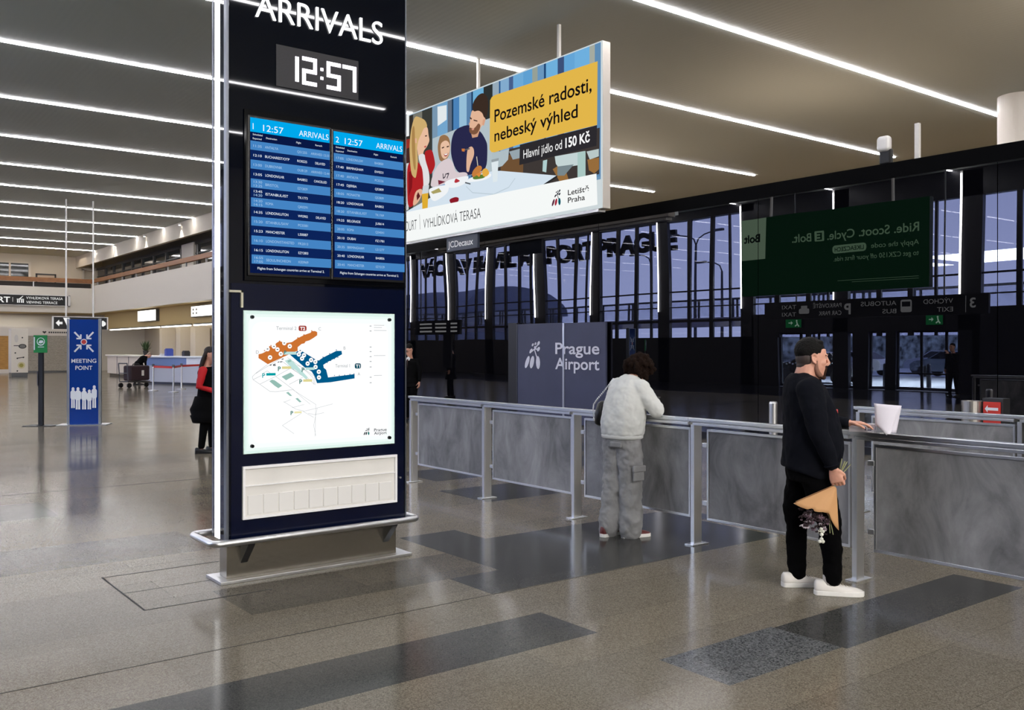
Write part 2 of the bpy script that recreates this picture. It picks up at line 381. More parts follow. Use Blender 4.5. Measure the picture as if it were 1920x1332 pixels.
# ================================================================ ceiling light lines
m_line = glow('light_line', (253,251,255), LINE)
NTH = ['nearest', 'second', 'third', 'fourth', 'fifth', 'sixth', 'seventh', 'eighth', 'ninth', 'tenth', 'eleventh']
def light_line(y, x0, x1, label):
    t = thing('ceiling_light', label, 'ceiling light', (x0, y, H), 0, 'continuous ceiling light lines')
    MB().box(x0, x1, y-.044, y+.044, H+.048, H+.06).build('housing', M_white, t)
    MB().box(x0+.01, x1-.01, y-.047, y+.047, H+.034, H+.048).build('diffuser', m_line, t)
LY = [12.25,17.1,22.1,27.0,31.9,36.8,41.6,46.5,51.4,56.4,61.6,66.3]
for i, y in enumerate(LY):
    if i == 0: lb = 'white ceiling light line passing right above the hanging billboard, ending at the round column'
    elif i == 1: lb = 'white ceiling light line ending at the small dome device on the beam'
    elif i == 2: lb = 'white ceiling light line, third from the round column, seen both sides of the billboard'
    elif i == 3: lb = 'white ceiling light line, short end showing low at right of the billboard'
    elif i == 11: lb = 'white ceiling light line closest to the far wall with small windows'
    else: lb = 'white ceiling light line left of the dark column, number %s counted from the far wall' % ['', 'two','three','four','five','six','seven','eight'][11-i]
    light_line(y, FX, {0: 26.9, 1: 29.6, 2: 28.5, 3: 28.2}.get(i, 29 if y < 33 else 15.6), lb)
for i, y in enumerate([7.4, 2.5, -4.2, -9.5, -14.6]):
    light_line(y, FX, {2: 29, 3: 12.6}.get(i, 29), 'white ceiling light line %s' % ['over the round end of the glass barrier', 'over the people at the barrier','mirrored across the lettering of the dark column','mirrored under the clock of the dark column','furthest behind, over the front of the hall'][i])
# lines that turn down the facade columns
for i, L in enumerate(LEDS[1:]):
    t = thing('wall_light', 'white vertical light line on the facade, %s from the doors' % (NTH+['twelfth'])[i], 'wall light', (FX, L-.03, 3.4), 0, 'vertical facade light lines')
    MB().box(FX, FX+.03, L-.1, L-.02, 3.4, H).build('housing', M_white, t); MB().box(FX+.03, FX+.06, L-.08, L-.04, 3.4, H-.1).build('diffuser', m_line, t)
# warm lamps over the reclaim hall behind the glass partition
for i, (x, y) in enumerate(((18, 6), (20, 14), (21, 23))):
    ld = bpy.data.lights.new('reclaim_lamp', 'AREA'); ld.energy = 85; ld.color = (1, .78, .58); ld.size = 3
    lo = bpy.data.objects.new('reclaim_lamp', ld); C.objects.link(lo); lo.location = (x, y, 4.6); lo.rotation_euler = (PI, 0, 0)

# ================================================================ the arrivals column
kio = thing('information_column', 'tall navy arrivals column with clock, flight screens, airport map and steel bumper rail', 'information column', (3.06, 6.44, 0))
m_navy = mat('navy_gloss', (3,6,17), .02, spec=.45); m_navy2 = mat('navy_panel', (8,14,36), .12, spec=.4)
X0, X1, YF, YB = 2.34, 3.78, 6.3, 6.58
MB().box(X0+.012, X1-.004, YF, YB, .3, 5.0).build('body', m_navy, kio, bevel=.004)
MB().box(X0+.03, X1-.02, YF-.004, YF+.002, .31, 2.10).build('lower_panel', mat('navy_lower', (5,11,36), .1, spec=.4), kio)
s_ = MB().box(X0-.004, X0+.012, YF-.006, YF+.045, .3, 5.0).box(X0-.002, X0+.02, YB-.025, YB+.004, .3, 5).box(X1-.006, X1+.004, YF-.004, YF+.03, .3, 5)
s_.build('edge_trim', mat('trim_grey', (120,124,134), .3, .8), kio)
MB().box(X0-.004, X0+.012, YF+.13, YF+.225, .3, 5.0).build('light_strip', glow('strip_white', (255,255,255), 4.0), kio)
MB().box(X0-.001, X0+.012, YF+.045, YF+.13, .3, 5.0).box(X0-.001, X0+.012, YF+.225, YB-.025, .3, 5).build('side_panel', m_navy, kio)
# plinth with foot plate
m_base = mat('plinth_steel', (150,144,132), .22, .9, bump=(14,.05))
MB().box(2.37, 3.74, 6.38, 6.52, .02, .36).build('plinth', m_base, kio, bevel=.004)
MB().box(2.3, 3.84, 6.3, 6.6, 0, .022).build('foot_plate', M_steel, kio, bevel=.003)
# bumper rail all round
P = []
for cx, cy, a in ((3.84-.05, 6.22+.06, -90),(3.84-.05, 6.68-.06, 0),(2.22+.06, 6.68-.06, 90),(2.22+.06, 6.22+.06, 180)):
    for i in range(7):
        q = math.radians(a+15*i); P.append((cx+.06*math.cos(q), cy+.06*math.sin(q), .305))
MB().tube(P, .024, 14, close=True).build('bumper_rail', M_steel, kio, smooth=True)
for x in (2.47, 3.62):
    b = MB(Matrix.Translation((x, 0, 0))); b.add([(0,6.38,.02+.1),(0,6.38,.29),(0,6.23,.29),(0,6.24,.265)]+[(.05,6.38,.12),(.05,6.38,.29),(.05,6.23,.29),(.05,6.24,.265)], [(0,1,2,3),(7,6,5,4),(0,4,5,1),(1,5,6,2),(2,6,7,3),(3,7,4,0)])
    b.build('rail_bracket', M_dsteel, kio)
KF = frame((X0, YF-.004, 0), (1,0,0), (0,0,1))     # face of the column: u from the left edge, v = height
# lettering and clock
w1 = glow('letter_white', (255,255,255), 2.2)
lt = MB(KF); text(lt, 'ARRIVALS', .204, 3.992, .185, 1.022, 0, bold=-.008, depth=.012); lt.build('lettering', w1, kio)
cl = MB(KF).box(.36, 1.02, 3.53, 3.83, 0, .002); clock = cl.build('clock_display', mat('led_matrix', (17,16,26), .5, vary=(160,.5)), kio)
cd = MB(KF); A_ = .498
def seg(x, pat, hgt=.205, wd=.115, t=.028):
    y0 = 3.575; S = {'a':(0,wd,hgt-t,hgt),'g':(0,wd,hgt/2-t/2,hgt/2+t/2),'d':(0,wd,0,t),'f':(0,t,hgt/2,hgt-.012),'b':(wd-t,wd,hgt/2,hgt-.012),'e':(0,t,.012,hgt/2),'c':(wd-t,wd,.012,hgt/2)}
    for ch in pat:
        a, b, c_, d = S[ch]; cd.box(x+a, x+b, y0+c_, y0+d, .003, .006)
seg(.505-.087, 'bc'); seg(.56, 'abged'); seg(.755, 'afgcd'); seg(.885, 'abc')
for v in (.06, .125): cd.box(.705, .727, 3.575+v, 3.597+v, .003, .006)
cd.build('clock_digits', glow('led_white', (250,245,255), 3.0), clock)
# flight screens
CY = g3(0,168,236,1.0); RA = g3(70,135,200,.95); RB = g3(14,40,100,.8); HD = g3(12,28,78,.75); TW = g3(235,245,255,1.05); TS = g3(165,200,235,1.0); FT = g3(16,36,110,.8)
rows1 = [('11:35','','ANTALYA','QS1255','ARRIVED 12:33'),('12:10','','BUCHAREST/OTP','RO0225','DELAYED'),('13:00','','DUBROVNIK','OU8129','ARRIVED 12:44'),('13:05','','LONDON/LHR','BA0852','CANCELLED'),
 ('13:30','13:25','BRISTOL','EZY2839',''),('13:45','14:20','ISTANBUL/IST','TK1773',''),('14:20','14:15','ROMA','QR0291',''),('14:35','','LONDON/LUTON','W92902','DELAYED'),('15:20','','ISTANBUL/SAW','PC0381',''),
 ('15:23','','MANCHESTER','LS0087',''),('16:10','','LONDON/STANSTED','FR2013',''),('16:15','','LONDON/LUTON','EZY2803',''),('16:55','17:05','SEOUL/INCHEON','KE0969','')]
rows2 = [('17:05','','LONDON/LGW','BA0850',''),('17:40','','BIRMINGHAM','EW0221',''),('17:40','','ANTALYA','PC0226',''),('17:45','','DJERBA','QS2809',''),('18:05','','MONASTIR','QS2809',''),('18:20','','LONDON/LHR','BA0852',''),
 ('18:20','','ISTANBUL/IST','TK1769',''),('19:25','','BELGRADE','JU0614',''),('20:05','','ROMA','QS4041',''),('20:10','','DUBAI','FZ1781',''),('20:35','','BIRMINGHAM','LS1277',''),('20:40','','LONDON/LHR','BA0856',''),('20:45','','MANCHESTER','EZY2129','')]
MB(KF).box(.12, 1.43, 2.12, 3.33, 0, .012).build('screen_surround', mat('screen_black', (3,4,8), .06, spec=.35), kio, bevel=.003)
for no, (u0, u1, v0, v1, rows) in enumerate(((.155,.765,2.175,3.268,rows1),(.797,1.395,2.175,3.262,rows2))):
    fr = MB(KF).box(u0-.014, u1+.014, v0-.02, v1+.016, .01, .03).build('flight_screen', mat('bezel', (8,9,14), .25), kio, bevel=.004)
    fr['label'] = ['left flight screen, numbered 1', 'right flight screen, numbered 2'][no]
    F = Flat(frame((X0+u0, YF-.0345, v0), (1,0,0), (0,0,1)), .0004); W, Hh = u1-u0, v1-v0
    F.r(0, W, 0, Hh, HD); hh = .092*Hh; F.r(0, W, Hh-hh, Hh, CY)
    F.t(str(no+1), .03*W, Hh-.075*Hh, .045, TW); F.t('12:57', .155*W, Hh-.078*Hh, .048, TW, .25*W); F.t('ARRIVALS', .985*W, Hh-.074*Hh, .044, TW, .385*W, 'r')
    yh = Hh-hh-.018
    for st, x, y in (('Scheduled',.03,yh),('Expected',.03,yh-.028),('Destination',.19,yh-.014),('Flight',.565,yh-.014),('Remark',.81,yh-.014)): F.t(st, x*W, y-.005, .013, TW)
    top = Hh-hh-.062; rh = (top-.062)/13
    for i, rw in enumerate(rows):
        y1 = top-i*rh; F.r(0, W, y1-rh+.0015, y1-.0015, RA if i % 2 == 0 else RB); yy = y1-rh*.66; tw = TS if i % 2 == 0 else TW
        F.t(rw[0], .035*W, yy+(rh*.2 if rw[1] else 0), .018, tw, .1*W)
        if rw[1]: F.t(rw[1], .035*W, yy-rh*.2, .018, TS, .1*W)
        F.t(rw[2], .175*W, yy, .019, tw, len(rw[2])*.0232*W); F.t(rw[3], .575*W, yy, .018, tw, .125*W)
        if rw[4]: F.t(rw[4], .87*W, yy, .018, tw, len(rw[4])*.0185*W, 'c')
    F.t('Flights from Schengen countries arrive at Terminal 2.', .07*W, .024, .018, TW, .84*W)
    F.build('screen_image', fr)
# backlit airport map
ML, MR, MB0, MT = .114, 1.331, .90, 1.912
mp1 = MB(KF).box(ML, MR, MB0, MT, .0, .012).build('map_panel', mat('map_edge', (200,222,214), .2), kio, bevel=.002)
F = Flat(frame((X0+ML, YF-.0165, MB0), (1,0,0), (0,0,1)), .00025); W, Hh = MR-ML, MT-MB0
F.r(.004, W-.004, .004, Hh-.004, g3(218,240,232,1.05)); F.r(.02, W-.02, .022, Hh-.025, g3(232,246,242,1.05)); F.p(rrect(.035, W-.035, .04, Hh-.045, .05), g3(240,247,245,1.1)); F.p(rrect(.06, W-.06, .07, Hh-.08, .07), g3(246,247,248,1.1))
def E(x, y):   # photo zoom coords of the map artwork -> panel metres
    px = 400+x/3.918; py = 520+y/3.918
    tx = (px-455)/(738-455); tt = 582+8*tx; bb = 853-22*tx
    return (W*tx*6.49/(7.23-.74*tx), Hh*(1-(py-tt)/(bb-tt)))
def Fz(x, y): return E((460+x/8.33-400)*3.918, (600+y/8.33-520)*3.918)
def Gz(x, y): return E((540+x/5.55-400)*3.918, (600+y/5.55-520)*3.918)
OR = g3(205,115,50,1.0); BL = g3(0,92,140,.95); TE = g3(150,190,180,1); GR = g3(165,170,172,1); DK = g3(50,60,65,1); GN = g3(0,110,100,1); LT = g3(190,225,220,1); WH = g3(250,252,252,1.05); YE = g3(225,215,150,1); TQ = g3(0,160,165,1)
q = lambda L, f=Fz: [f(*a) for a in L]
for L in ([(330,700),(150,835),(95,890),(105,935),(215,1010),(370,1120),(460,1125),(740,1090)],[(560,590),(150,840)],[(215,1005),(460,885),(640,785),(760,720)],[(460,885),(740,1095)],[(110,935),(240,870)],[(560,650),(960,940)],[(640,590),(1060,880),(1075,1020)],
          [(700,760),(960,930)],[(740,745),(800,715),(860,740),(1040,900),(1060,1010),(900,850)],[(670,1010),(880,900)],[(270,830),(330,800),(420,870)]): F.line(q(L), .0022, GR)
for L in ([(740,1095),(900,1240),(1000,1320)],): F.line(q(L), .0016, GR)
for L in ([(510,920),(560,900)],[(510,915),(600,970),(660,985),(740,965),(870,930)],[(570,960),(660,935)],[(580,830),(745,935),(740,1170)],[(755,960),(730,1090),(745,1165)],[(500,1090),(640,1000)],[(500,1090),(585,1150)],[(650,985),(730,1030)],[(690,1000),(735,1010),(805,995)]): F.line(q(L, E), .0018, GR)
F.p(q([(600,640),(690,610),(960,900),(930,930),(760,780),(720,770)]), LT)
for L in ([(550,890),(690,825),(750,875),(620,945)],[(360,960),(400,935),(440,945),(560,1030),(500,1070),(440,1030)],[(620,1140),(655,1125),(715,1190),(680,1190)],[(765,1230),(800,1220),(860,1280),(830,1290)],[(640,640),(690,625),(705,650),(655,668)]): F.p(q(L), TE)
F.p(q([(190,540),(190,600),(335,695),(560,590),(770,495),(800,490),(800,430),(860,380),(905,370),(925,340),(980,325),(1040,290),(1105,245),(1105,195),(1070,178),(1020,180),(1000,205),(900,240),(800,290),(710,350),(620,365),(515,335),(460,370),(440,430),(360,410),(330,480),(270,515),(240,528)]), OR)
F.p(q([(10,365),(95,325),(130,325),(300,430),(350,395),(420,360),(490,325),(545,325),(550,360),(480,400),(400,440),(355,470),(360,500),(385,520),(405,600),(680,565),(680,610),(430,650),(290,660),(265,590),(235,540),(160,495)], Gz), BL)
for x, y in ((300,430),(352,393),(420,358),(490,320),(505,395),(470,410),(430,430),(395,450)): F.p([Gz(x-8,y), Gz(x,y-12), Gz(x+8,y)], BL)
for x, y in ((470,580),(520,578),(575,574),(630,566),(672,562)): F.p([Gz(x-5,y+5), Gz(x,y-10), Gz(x+5,y+5)], BL)
for x, y in ((800,290),(895,243),(1015,183),(515,342),(380,412),(280,490)): F.p([Fz(x-14,y), Fz(x,y-22), Fz(x+14,y)], OR)
for x, y in ((365,590),(480,465),(425,418),(325,458),(585,365),(670,415),(530,535),(810,540),(890,555),(860,605),(1000,630),(1065,658),(945,685),(1068,738),(1118,812),(1120,900),(828,482)):
    c_ = Fz(x, y); F.p(circ(c_[0], c_[1], .0165), WH); F.r(c_[0]-.006, c_[0]+.006, c_[1]-.003, c_[1]+.003, DK)
F.p(q([(570,500),(768,500),(768,545),(570,545)]), LT)
for x, y, c_, bar in ((480,800,GN,YE),(235,905,TQ,TQ),(850,815,GN,LT),(812,1000,GN,YE)):
    a = Fz(x, y); F.t('P', a[0], a[1], .033, c_, bold=.02); F.r(a[0]+.03, a[0]+.10, a[1]+.014, a[1]+.032, bar)
a = E(553, 1012); F.t('P', a[0], a[1], .03, GN, bold=.02); F.r(a[0]+.028, a[0]+.085, a[1]+.01, a[1]+.024, g3(238,232,180,1))
a = Fz(575, 545); F.t('P', a[0], a[1]+.004, .026, GN, bold=.02)
a = E(447, 388); F.t('Terminal 2', a[0], a[1], .026, GR, .155); a = E(611, 393); F.p(rrect(a[0], a[0]+.062, a[1]-.004, a[1]+.035, .012), g3(160,55,45,1)); F.t('T2', a[0]+.031, a[1]+.003, .024, WH, .04, 'c', .03)
a = E(880, 664); F.t('Terminal 1', a[0], a[1], .026, GR, .12); a = E(1022, 668); F.p(rrect(a[0], a[0]+.052, a[1]-.004, a[1]+.035, .012), g3(0,70,90,1)); F.t('T1', a[0]+.026, a[1]+.003, .024, WH, .034, 'c', .03)
for st, x, y in (('C',756,393),('D',298,563),('B',940,533),('A',1042,722)): a = E(x, y); F.t(st, a[0], a[1], .024, GR)
for y in (362,398,515,548,585,620,660,735,775): a = E(1130, y); F.r(a[0], a[0]+.016, a[1]-.003, a[1]+.003, GR)
for y, l in ((356,.09),(372,.07),(394,.11),(577,.1),(722,.07)): a = E(1160, y); F.r(a[0], a[0]+l, a[1]-.0015, a[1]+.0015, GR)
for L in ([(345,712),(375,702)],[(395,705),(435,690)],[(500,660),(540,655)],[(400,715),(440,712)],[(530,620),(560,610)],[(470,668),(490,655)]): F.line(q(L), .006, DK)
a = E(1085, 1158); leaf_logo(F, a[0], a[1], .055, DK, (DK, DK, GN)); a = E(1160, 1130); F.t('Prague', a[0], a[1], .024, DK, .11, bold=.01); a = E(1160, 1153); F.t('Airport', a[0], a[1], .024, DK, .11, bold=.01)
F.build('map_artwork', mp1)
for u, v in ((.175,1.865),(1.28,1.865),(.175,.955),(1.28,.95)):
    MB(KF).cyl((u, v, .012), (u, v, .03), .014, .012, 16).build('standoff_bolt', mat('dark_bolt', (40,44,48), .3, .9), mp1, smooth=False)
# empty leaflet case under the map, with a pale back, a shelf of clear pockets and a white frame
CL, CR, CB, CT = .107, 1.35, .442, .815
m_case = mat('case_white', (244,244,246), .4); m_in = mat('case_back', (226,224,220), .5, vary=(3,.05))
cs = MB(KF)
for a in ((CL,CR,CB,CB+.016),(CL,CR,CT-.02,CT),(CL,CL+.018,CB+.016,CT-.02),(CR-.018,CR,CB+.016,CT-.02)): cs.box(*a, 0, .022)
case = cs.build('leaflet_case', m_case, kio, bevel=.002)
MB(KF).box(CL+.018, CR-.018, CB+.016, CT-.02, 0, .002).build('case_back', m_in, case)
MB(KF).box(CL+.018, CR-.018, CB+.23, CB+.236, .002, .016).build('case_shelf', m_case, case)
for i in range(10):
    u = CL+.04+i*.1165; MB(KF).box(u, u+.108, CB+.03, CB+.165, .002, .009).build('leaflet_pocket', mat('pocket', (232,231,229), .3), case, bevel=.002)
MB(KF).cyl((1.385,.63,0),(1.385,.63,.012), .008, n=12).build('case_lock', M_steel, kio)
# beige angle fixed above the map's left corner
MB(KF).box(.012, .11, 2.035, 2.05, 0, .02).box(.095, .11, 1.93, 2.05, 0, .02).build('corner_profile', mat('beige_plastic', (190,186,165), .5), kio)
# ================================================================ hanging backlit billboard
BX, BY0, BY1, BZ0, BZ1 = 12.0, 12.81, 21.3, 4.29, 7.46
bb = thing('billboard', 'large backlit billboard hanging from the ceiling, a family eating at a table beside yellow lettering', 'billboard', (BX+.1, (BY0+BY1)/2, BZ0))
MB().box(BX, BX+.2, BY0, BY1, BZ0, BZ1).build('light_box', mat('board_case', (205,198,190), .4), bb, bevel=.01)
def bpx(px, py):    # a point of the printed image on the board's face
    x = (px-960)/1734; z = (652-py)/1734; c_, s_ = .79311, .60909
    r = (c_*x+s_, -s_*x+c_, z); d = BX/r[0]
    return (BY1-r[1]*d, 1.65+z*d-BZ0)
F = Flat(frame((BX-.002, BY1, BZ0), (0,-1,0), (0,0,1)), .0012); W, Hh = BY1-BY0, BZ1-BZ0
def soft(L):
    for _ in range(2):
        L = [p for a, b in zip(L, L[1:]+L[:1]) for p in ((a[0]*.78+b[0]*.22, a[1]*.78+b[1]*.22), (a[0]*.22+b[0]*.78, a[1]*.22+b[1]*.78))]
    return L
A0 = lambda L: [bpx(760+x/4.935, 150+y/4.935) for x, y in L]
A = lambda L: soft(A0(L)) if len(L) > 4 else A0(L)
B_ = lambda L: [bpx(880+x/5.55, 80+y/5.55) for x, y in L]
C_ = lambda L: [bpx(940+x/7.4, 300+y/7.4) for x, y in L]
P_ = lambda L: [bpx(x, y) for x, y in L]
F.r(0, W, 0, Hh, g3(205,215,218)); 
F.r(.03, W-.05, .55, Hh-.03, g3(110,150,185))
Yu = lambda px: bpx(px, 300)[0]
for a, b, c_ in ((762,775,(52,48,44)),(775,792,(120,120,110)),(792,811,(58,60,56)),(811,821,(120,150,175)),(821,840,(115,165,205)),(840,848,(95,110,130)),(848,851,(30,60,90)),(851,862,(75,130,185)),(862,876,(150,190,215)),
    (876,885,(90,130,170)),(885,888,(30,60,95)),(888,908,(110,175,215)),(908,925,(45,50,50)),(925,937,(150,170,185)),(937,940,(45,90,140)),(940,956,(130,170,205)),(956,964,(70,95,140)),(964,983,(110,170,215)),(983,1000,(95,160,210)),(1000,1010,(150,160,150)),(1010,1022,(105,150,190)),(1022,1026,(35,75,120)),(1026,1048,(110,175,220)),
    (1048,1060,(60,80,120)),(1060,1080,(100,165,215)),(1080,1108,(110,175,222)),(1108,1118,(165,170,160)),(1118,1129,(95,140,180))): F.r(Yu(a), Yu(b), .6, Hh-.04, g3(*c_))
for L in ([(310,250),(395,235),(395,370),(312,430)],): F.p(A(L), g3(225,232,235))
F.p(A([(8,330),(48,320),(48,520),(8,530)]), g3(235,238,238))
F.p(A0([(265,545),(480,460),(620,420),(800,355),(830,345),(830,870),(265,900)]), g3(178,192,198))
F.p(A([(8,560),(75,540),(80,900),(8,920)]), g3(70,40,36)); F.p(A([(8,560),(60,545),(62,620),(8,650)]), g3(150,50,40)); F.p(A([(8,780),(45,770),(45,1200),(8,1220)]), g3(200,208,210))
# seats and floor at right of the table
F.p(P_([(926,288),(1128,240),(1127,327),(1020,350),(926,330)]), g3(62,56,54)); F.p(P_([(942,295),(985,284),(984,325),(942,322)]), g3(110,80,52))
F.p(P_([(926,288),(958,280),(956,300),(945,312),(926,318)]), g3(175,190,196)); F.p(P_([(958,285),(984,278),(983,296),(965,300)]), g3(150,165,172))
for L in ([(1040,318),(1060,305),(1072,345),(1058,350)],[(1105,300),(1127,296),(1127,318),(1118,326),(1108,320)]): F.p(P_(L), g3(150,108,60))
F.p(P_([(1044,294),(1100,284),(1098,309),(1052,316),(1046,308)]), g3(196,212,212)); F.p(P_([(1022,302),(1030,300),(1028,324),(1021,322)]), g3(175,205,205)); F.p(P_([(1049,313),(1080,309),(1062,330),(1049,330)]), g3(120,135,140)); F.p(P_([(1087,287),(1102,284),(1102,333),(1087,336)]), g3(170,200,195)); F.p(P_([(1104,285),(1127,280),(1127,294),(1110,300)]), g3(185,200,200))
# table
F.p(P_([(764,398),(798,379),(850,348),(892,332),(926,322),(942,321),(1048,330),(1016,352),(940,368),(764,404)]), g3(212,226,238)); F.line(P_([(1049,331),(1016,353)]), .04, g3(40,40,42))
F.line(P_([(878,350),(890,362),(930,365),(958,352),(970,335)]), .02, g3(190,205,215))
# father
F.p(A([(480,460),(610,410),(720,480),(765,560),(782,610),(775,820),(700,860),(590,890),(490,850),(440,700),(445,560)]), g3(40,40,74)); F.p(A([(608,400),(720,440),(690,530),(640,540)]), g3(205,155,125))
F.p(A([(640,270),(740,300),(765,370),(740,420),(712,450),(690,500),(650,510),(612,480),(620,360)]), g3(226,180,150)); F.p(A([(640,245),(660,190),(700,140),(745,122),(785,165),(792,260),(770,360),(748,350),(735,310),(700,285),(650,300)]), g3(58,44,36))
F.p(A([(612,440),(650,455),(672,440),(700,400),(722,430),(690,500),(650,512),(615,492)]), g3(125,85,62)); F.p(A([(635,455),(662,450),(655,468),(640,470)]), g3(215,150,130)); F.p(A([(655,370),(690,380),(690,390),(655,382)]), g3(70,50,42)); F.p(A([(620,345),(640,360),(635,372),(620,362)]), g3(70,50,42)); F.p(A([(742,370),(768,365),(750,430),(735,415)]), g3(215,160,130))
F.p(A([(600,640),(635,615),(658,640),(662,700),(625,790),(612,860),(588,850),(590,720)]), g3(222,178,150)); F.line(A0([(560,655),(620,640)]), .03, g3(90,90,95)); F.p(A([(545,640),(575,640),(572,668),(548,664)]), g3(200,120,60))
# child
F.p(A([(335,560),(345,525),(385,508),(425,530),(442,590),(436,690),(400,750),(345,760),(330,700),(322,620)]), g3(150,112,78)); F.p(A([(352,590),(395,560),(430,580),(440,640),(425,705),(390,740),(360,715),(348,650)]), g3(232,190,162))
F.p(A([(380,690),(425,680),(410,710),(390,712)]), g3(160,60,60)); F.p(A([(384,690),(420,684),(408,700),(392,700)]), g3(245,240,235)); F.p(A([(362,630),(385,620),(385,632),(365,640)]), g3(80,60,50)); F.p(A([(408,618),(430,612),(430,624),(410,630)]), g3(80,60,50))
F.p(A([(330,790),(365,755),(430,722),(470,770),(492,865),(590,855),(610,890),(540,905),(400,965),(258,1005),(268,920),(300,840)]), g3(216,202,206)); F.line(A0([(375,870),(378,915),(395,900),(400,870)]), .03, g3(60,55,65)); F.line(A0([(405,875),(430,868),(412,915)]), .03, g3(60,55,65)); F.p(A([(330,930),(400,945),(335,975)]), g3(120,45,60))
# mother
F.p(A([(150,470),(195,430),(235,440),(242,520),(252,562),(238,600),(222,630),(195,662),(190,720),(150,735),(130,600)]), g3(232,188,158)); F.p(A([(140,700),(205,680),(225,780),(250,870),(252,970),(190,1010),(180,830)]), g3(224,222,224))
F.p(A([(45,800),(80,750),(140,755),(185,815),(195,940),(195,1000),(150,1035),(110,1165),(50,1192),(42,960)]), g3(172,34,38)); F.p(A([(205,662),(275,645),(295,720),(308,800),(262,890),(240,830),(212,740)]), g3(172,34,38)); F.p(A([(60,860),(100,830),(90,1000),(60,1080)]), g3(130,22,28))
F.p(A([(105,370),(125,340),(160,350),(215,378),(236,440),(200,450),(180,500),(150,560),(135,640),(148,760),(130,900),(118,915),(85,880),(72,760),(66,620),(80,470)]), g3(205,172,112)); F.p(A([(90,450),(115,420),(120,620),(128,850),(105,820),(88,640)]), g3(170,132,78)); F.p(A([(118,545),(135,545),(136,590),(120,588)]), g3(225,175,145)); F.p(A([(205,618),(228,612),(218,632),(206,630)]), g3(190,80,80)); F.p(A([(212,520),(232,515),(230,528),(214,530)]), g3(80,60,50))
F.p(A([(120,1040),(165,1010),(190,1020),(188,1060),(150,1140),(95,1178)]), g3(226,178,148)); F.p(A([(135,1075),(150,1040),(170,1080),(140,1120)]), g3(90,30,34))
# food and dishes
F.p(A([(195,985),(252,975),(245,1052),(186,1062)]), g3(205,212,216)); F.p(A([(186,1060),(245,1050),(238,1212),(190,1218)]), g3(222,172,52))
F.p(A([(390,965),(420,935),(500,912),(610,890),(622,905),(590,965),(490,1005),(430,1000)]), g3(238,242,245)); F.p(A([(485,950),(500,915),(520,925),(545,940),(500,960)]), g3(180,50,60))
F.p(A([(245,1020),(290,995),(430,972),(442,985),(425,1055),(310,1132),(270,1110)]), g3(240,243,245)); F.p(A([(270,1040),(345,1005),(370,1040),(290,1060)]), g3(170,160,100))
F.p(A([(586,950),(640,915),(700,880),(830,865),(832,900),(760,935),(650,950)]), g3(240,244,246)); F.p(A([(655,905),(700,880),(775,880),(775,912),(670,930)]), g3(95,125,48)); F.p(A([(650,880),(665,840),(705,798),(740,800),(748,830),(720,870),(665,910)]), g3(196,124,62)); F.p(A([(690,880),(750,850),(720,905)]), g3(222,135,60)); F.p(A([(745,845),(775,820),(800,832),(818,870),(790,900),(755,900)]), g3(228,172,70)); F.line(A0([(697,715),(708,800)]), .025, g3(225,215,190))
F.line(A0([(590,955),(640,968)]), .03, g3(90,95,100)); F.p(A([(440,1150),(530,1130),(530,1150),(470,1172)]), g3(245,246,246)); F.p(A([(440,1110),(500,1086),(535,1095),(528,1135),(460,1155)]), g3(140,26,40))
F.p(A([(835,770),(900,755),(890,945),(850,952)]), g3(222,232,236)); F.p(A([(835,745),(905,728),(902,752),(838,768)]), g3(150,160,165))
# coloured panels and writing
F.p(P_([(1129,117),(1128,236),(983,272),(936,287),(930,287),(926,282),(927,190),(930,184),(936,180)]), g3(226,182,74)); F.p(P_([(983,273),(1128,236.5),(1127,275),(982,311)]), g3(44,42,46))
F.p(P_([(762,401),(764,400),(1127,327),(1129,385),(762,456)]), g3(240,243,242,1.05))
def bt(st, p0, p1, hpx, m, bold=0):
    a, b = bpx(*p0), bpx(*p1); d = 12/(.60909+.79311*(p0[0]-960)/1734)
    F.t(st, a[0], (a[1]+b[1])/2, hpx*d/1734, m, b[0]-a[0], 'l', bold)
K1 = g3(16,14,18); K2 = g3(245,245,245,1.05); K3 = g3(60,62,66)
bt('Pozemské radosti,', (935.5,228.6), (1118,174.5), 24, K1, .012); bt('nebeský výhled', (935.5,267), (1092,221.5), 23, K1, .012)
bt('Hlavní jídlo od', (990,299), (1062.5,280.5), 17, K2); bt('150 Kč', (1069,278.2), (1115,267.5), 18.5, K2, .025)
bt('FOOD COURT', (739,440), (789.5,431.5), 19, K3, -.008); bt('VYHLÍDKOVÁ TERASA', (802,429), (910,410), 18.5, K3, -.008); F.line(P_([(795,403),(796,431)]), .015, g3(140,140,140))
bt('Letiště', (1074,367.5), (1113.5,360), 10.5, K1, .01); bt('Praha', (1074,382), (1106,376), 10.5, K1, .01)
a = bpx(1044, 389); leaf_logo(F, a[0], a[1], .31, g3(30,32,46), (g3(90,40,60), g3(165,40,60), g3(0,85,100)))
F.build('poster', bb)
for y in (20.2, 17.0, 14.2):
    MB().box(BX+.07, BX+.13, y-.03, y+.03, BZ1, H+.06).build('hanger', M_white, bb)
MB().box(BX-.02, BX+.16, BY0+.1, BY1, BZ0-.06, BZ0-.005).build('bottom_rail', mat('rail_grey', (190,188,184), .25, .7), bb)
jd = MB().box(BX+.04, BX+.1, 16.95, 18.2, 3.9, BZ0-.06); plate = jd.build('name_plate', mat('plate_navy', (44,54,70), .4), bb)
lt = MB(frame((BX+.038, 18.2, 3.9), (0,-1,0), (0,0,1))); text(lt, 'JCDecaux', .06, .09, .15, 1.02, 0, bold=.015); lt.build('lettering', mat('plate_white', (240,240,240), .5), plate, fix=False)

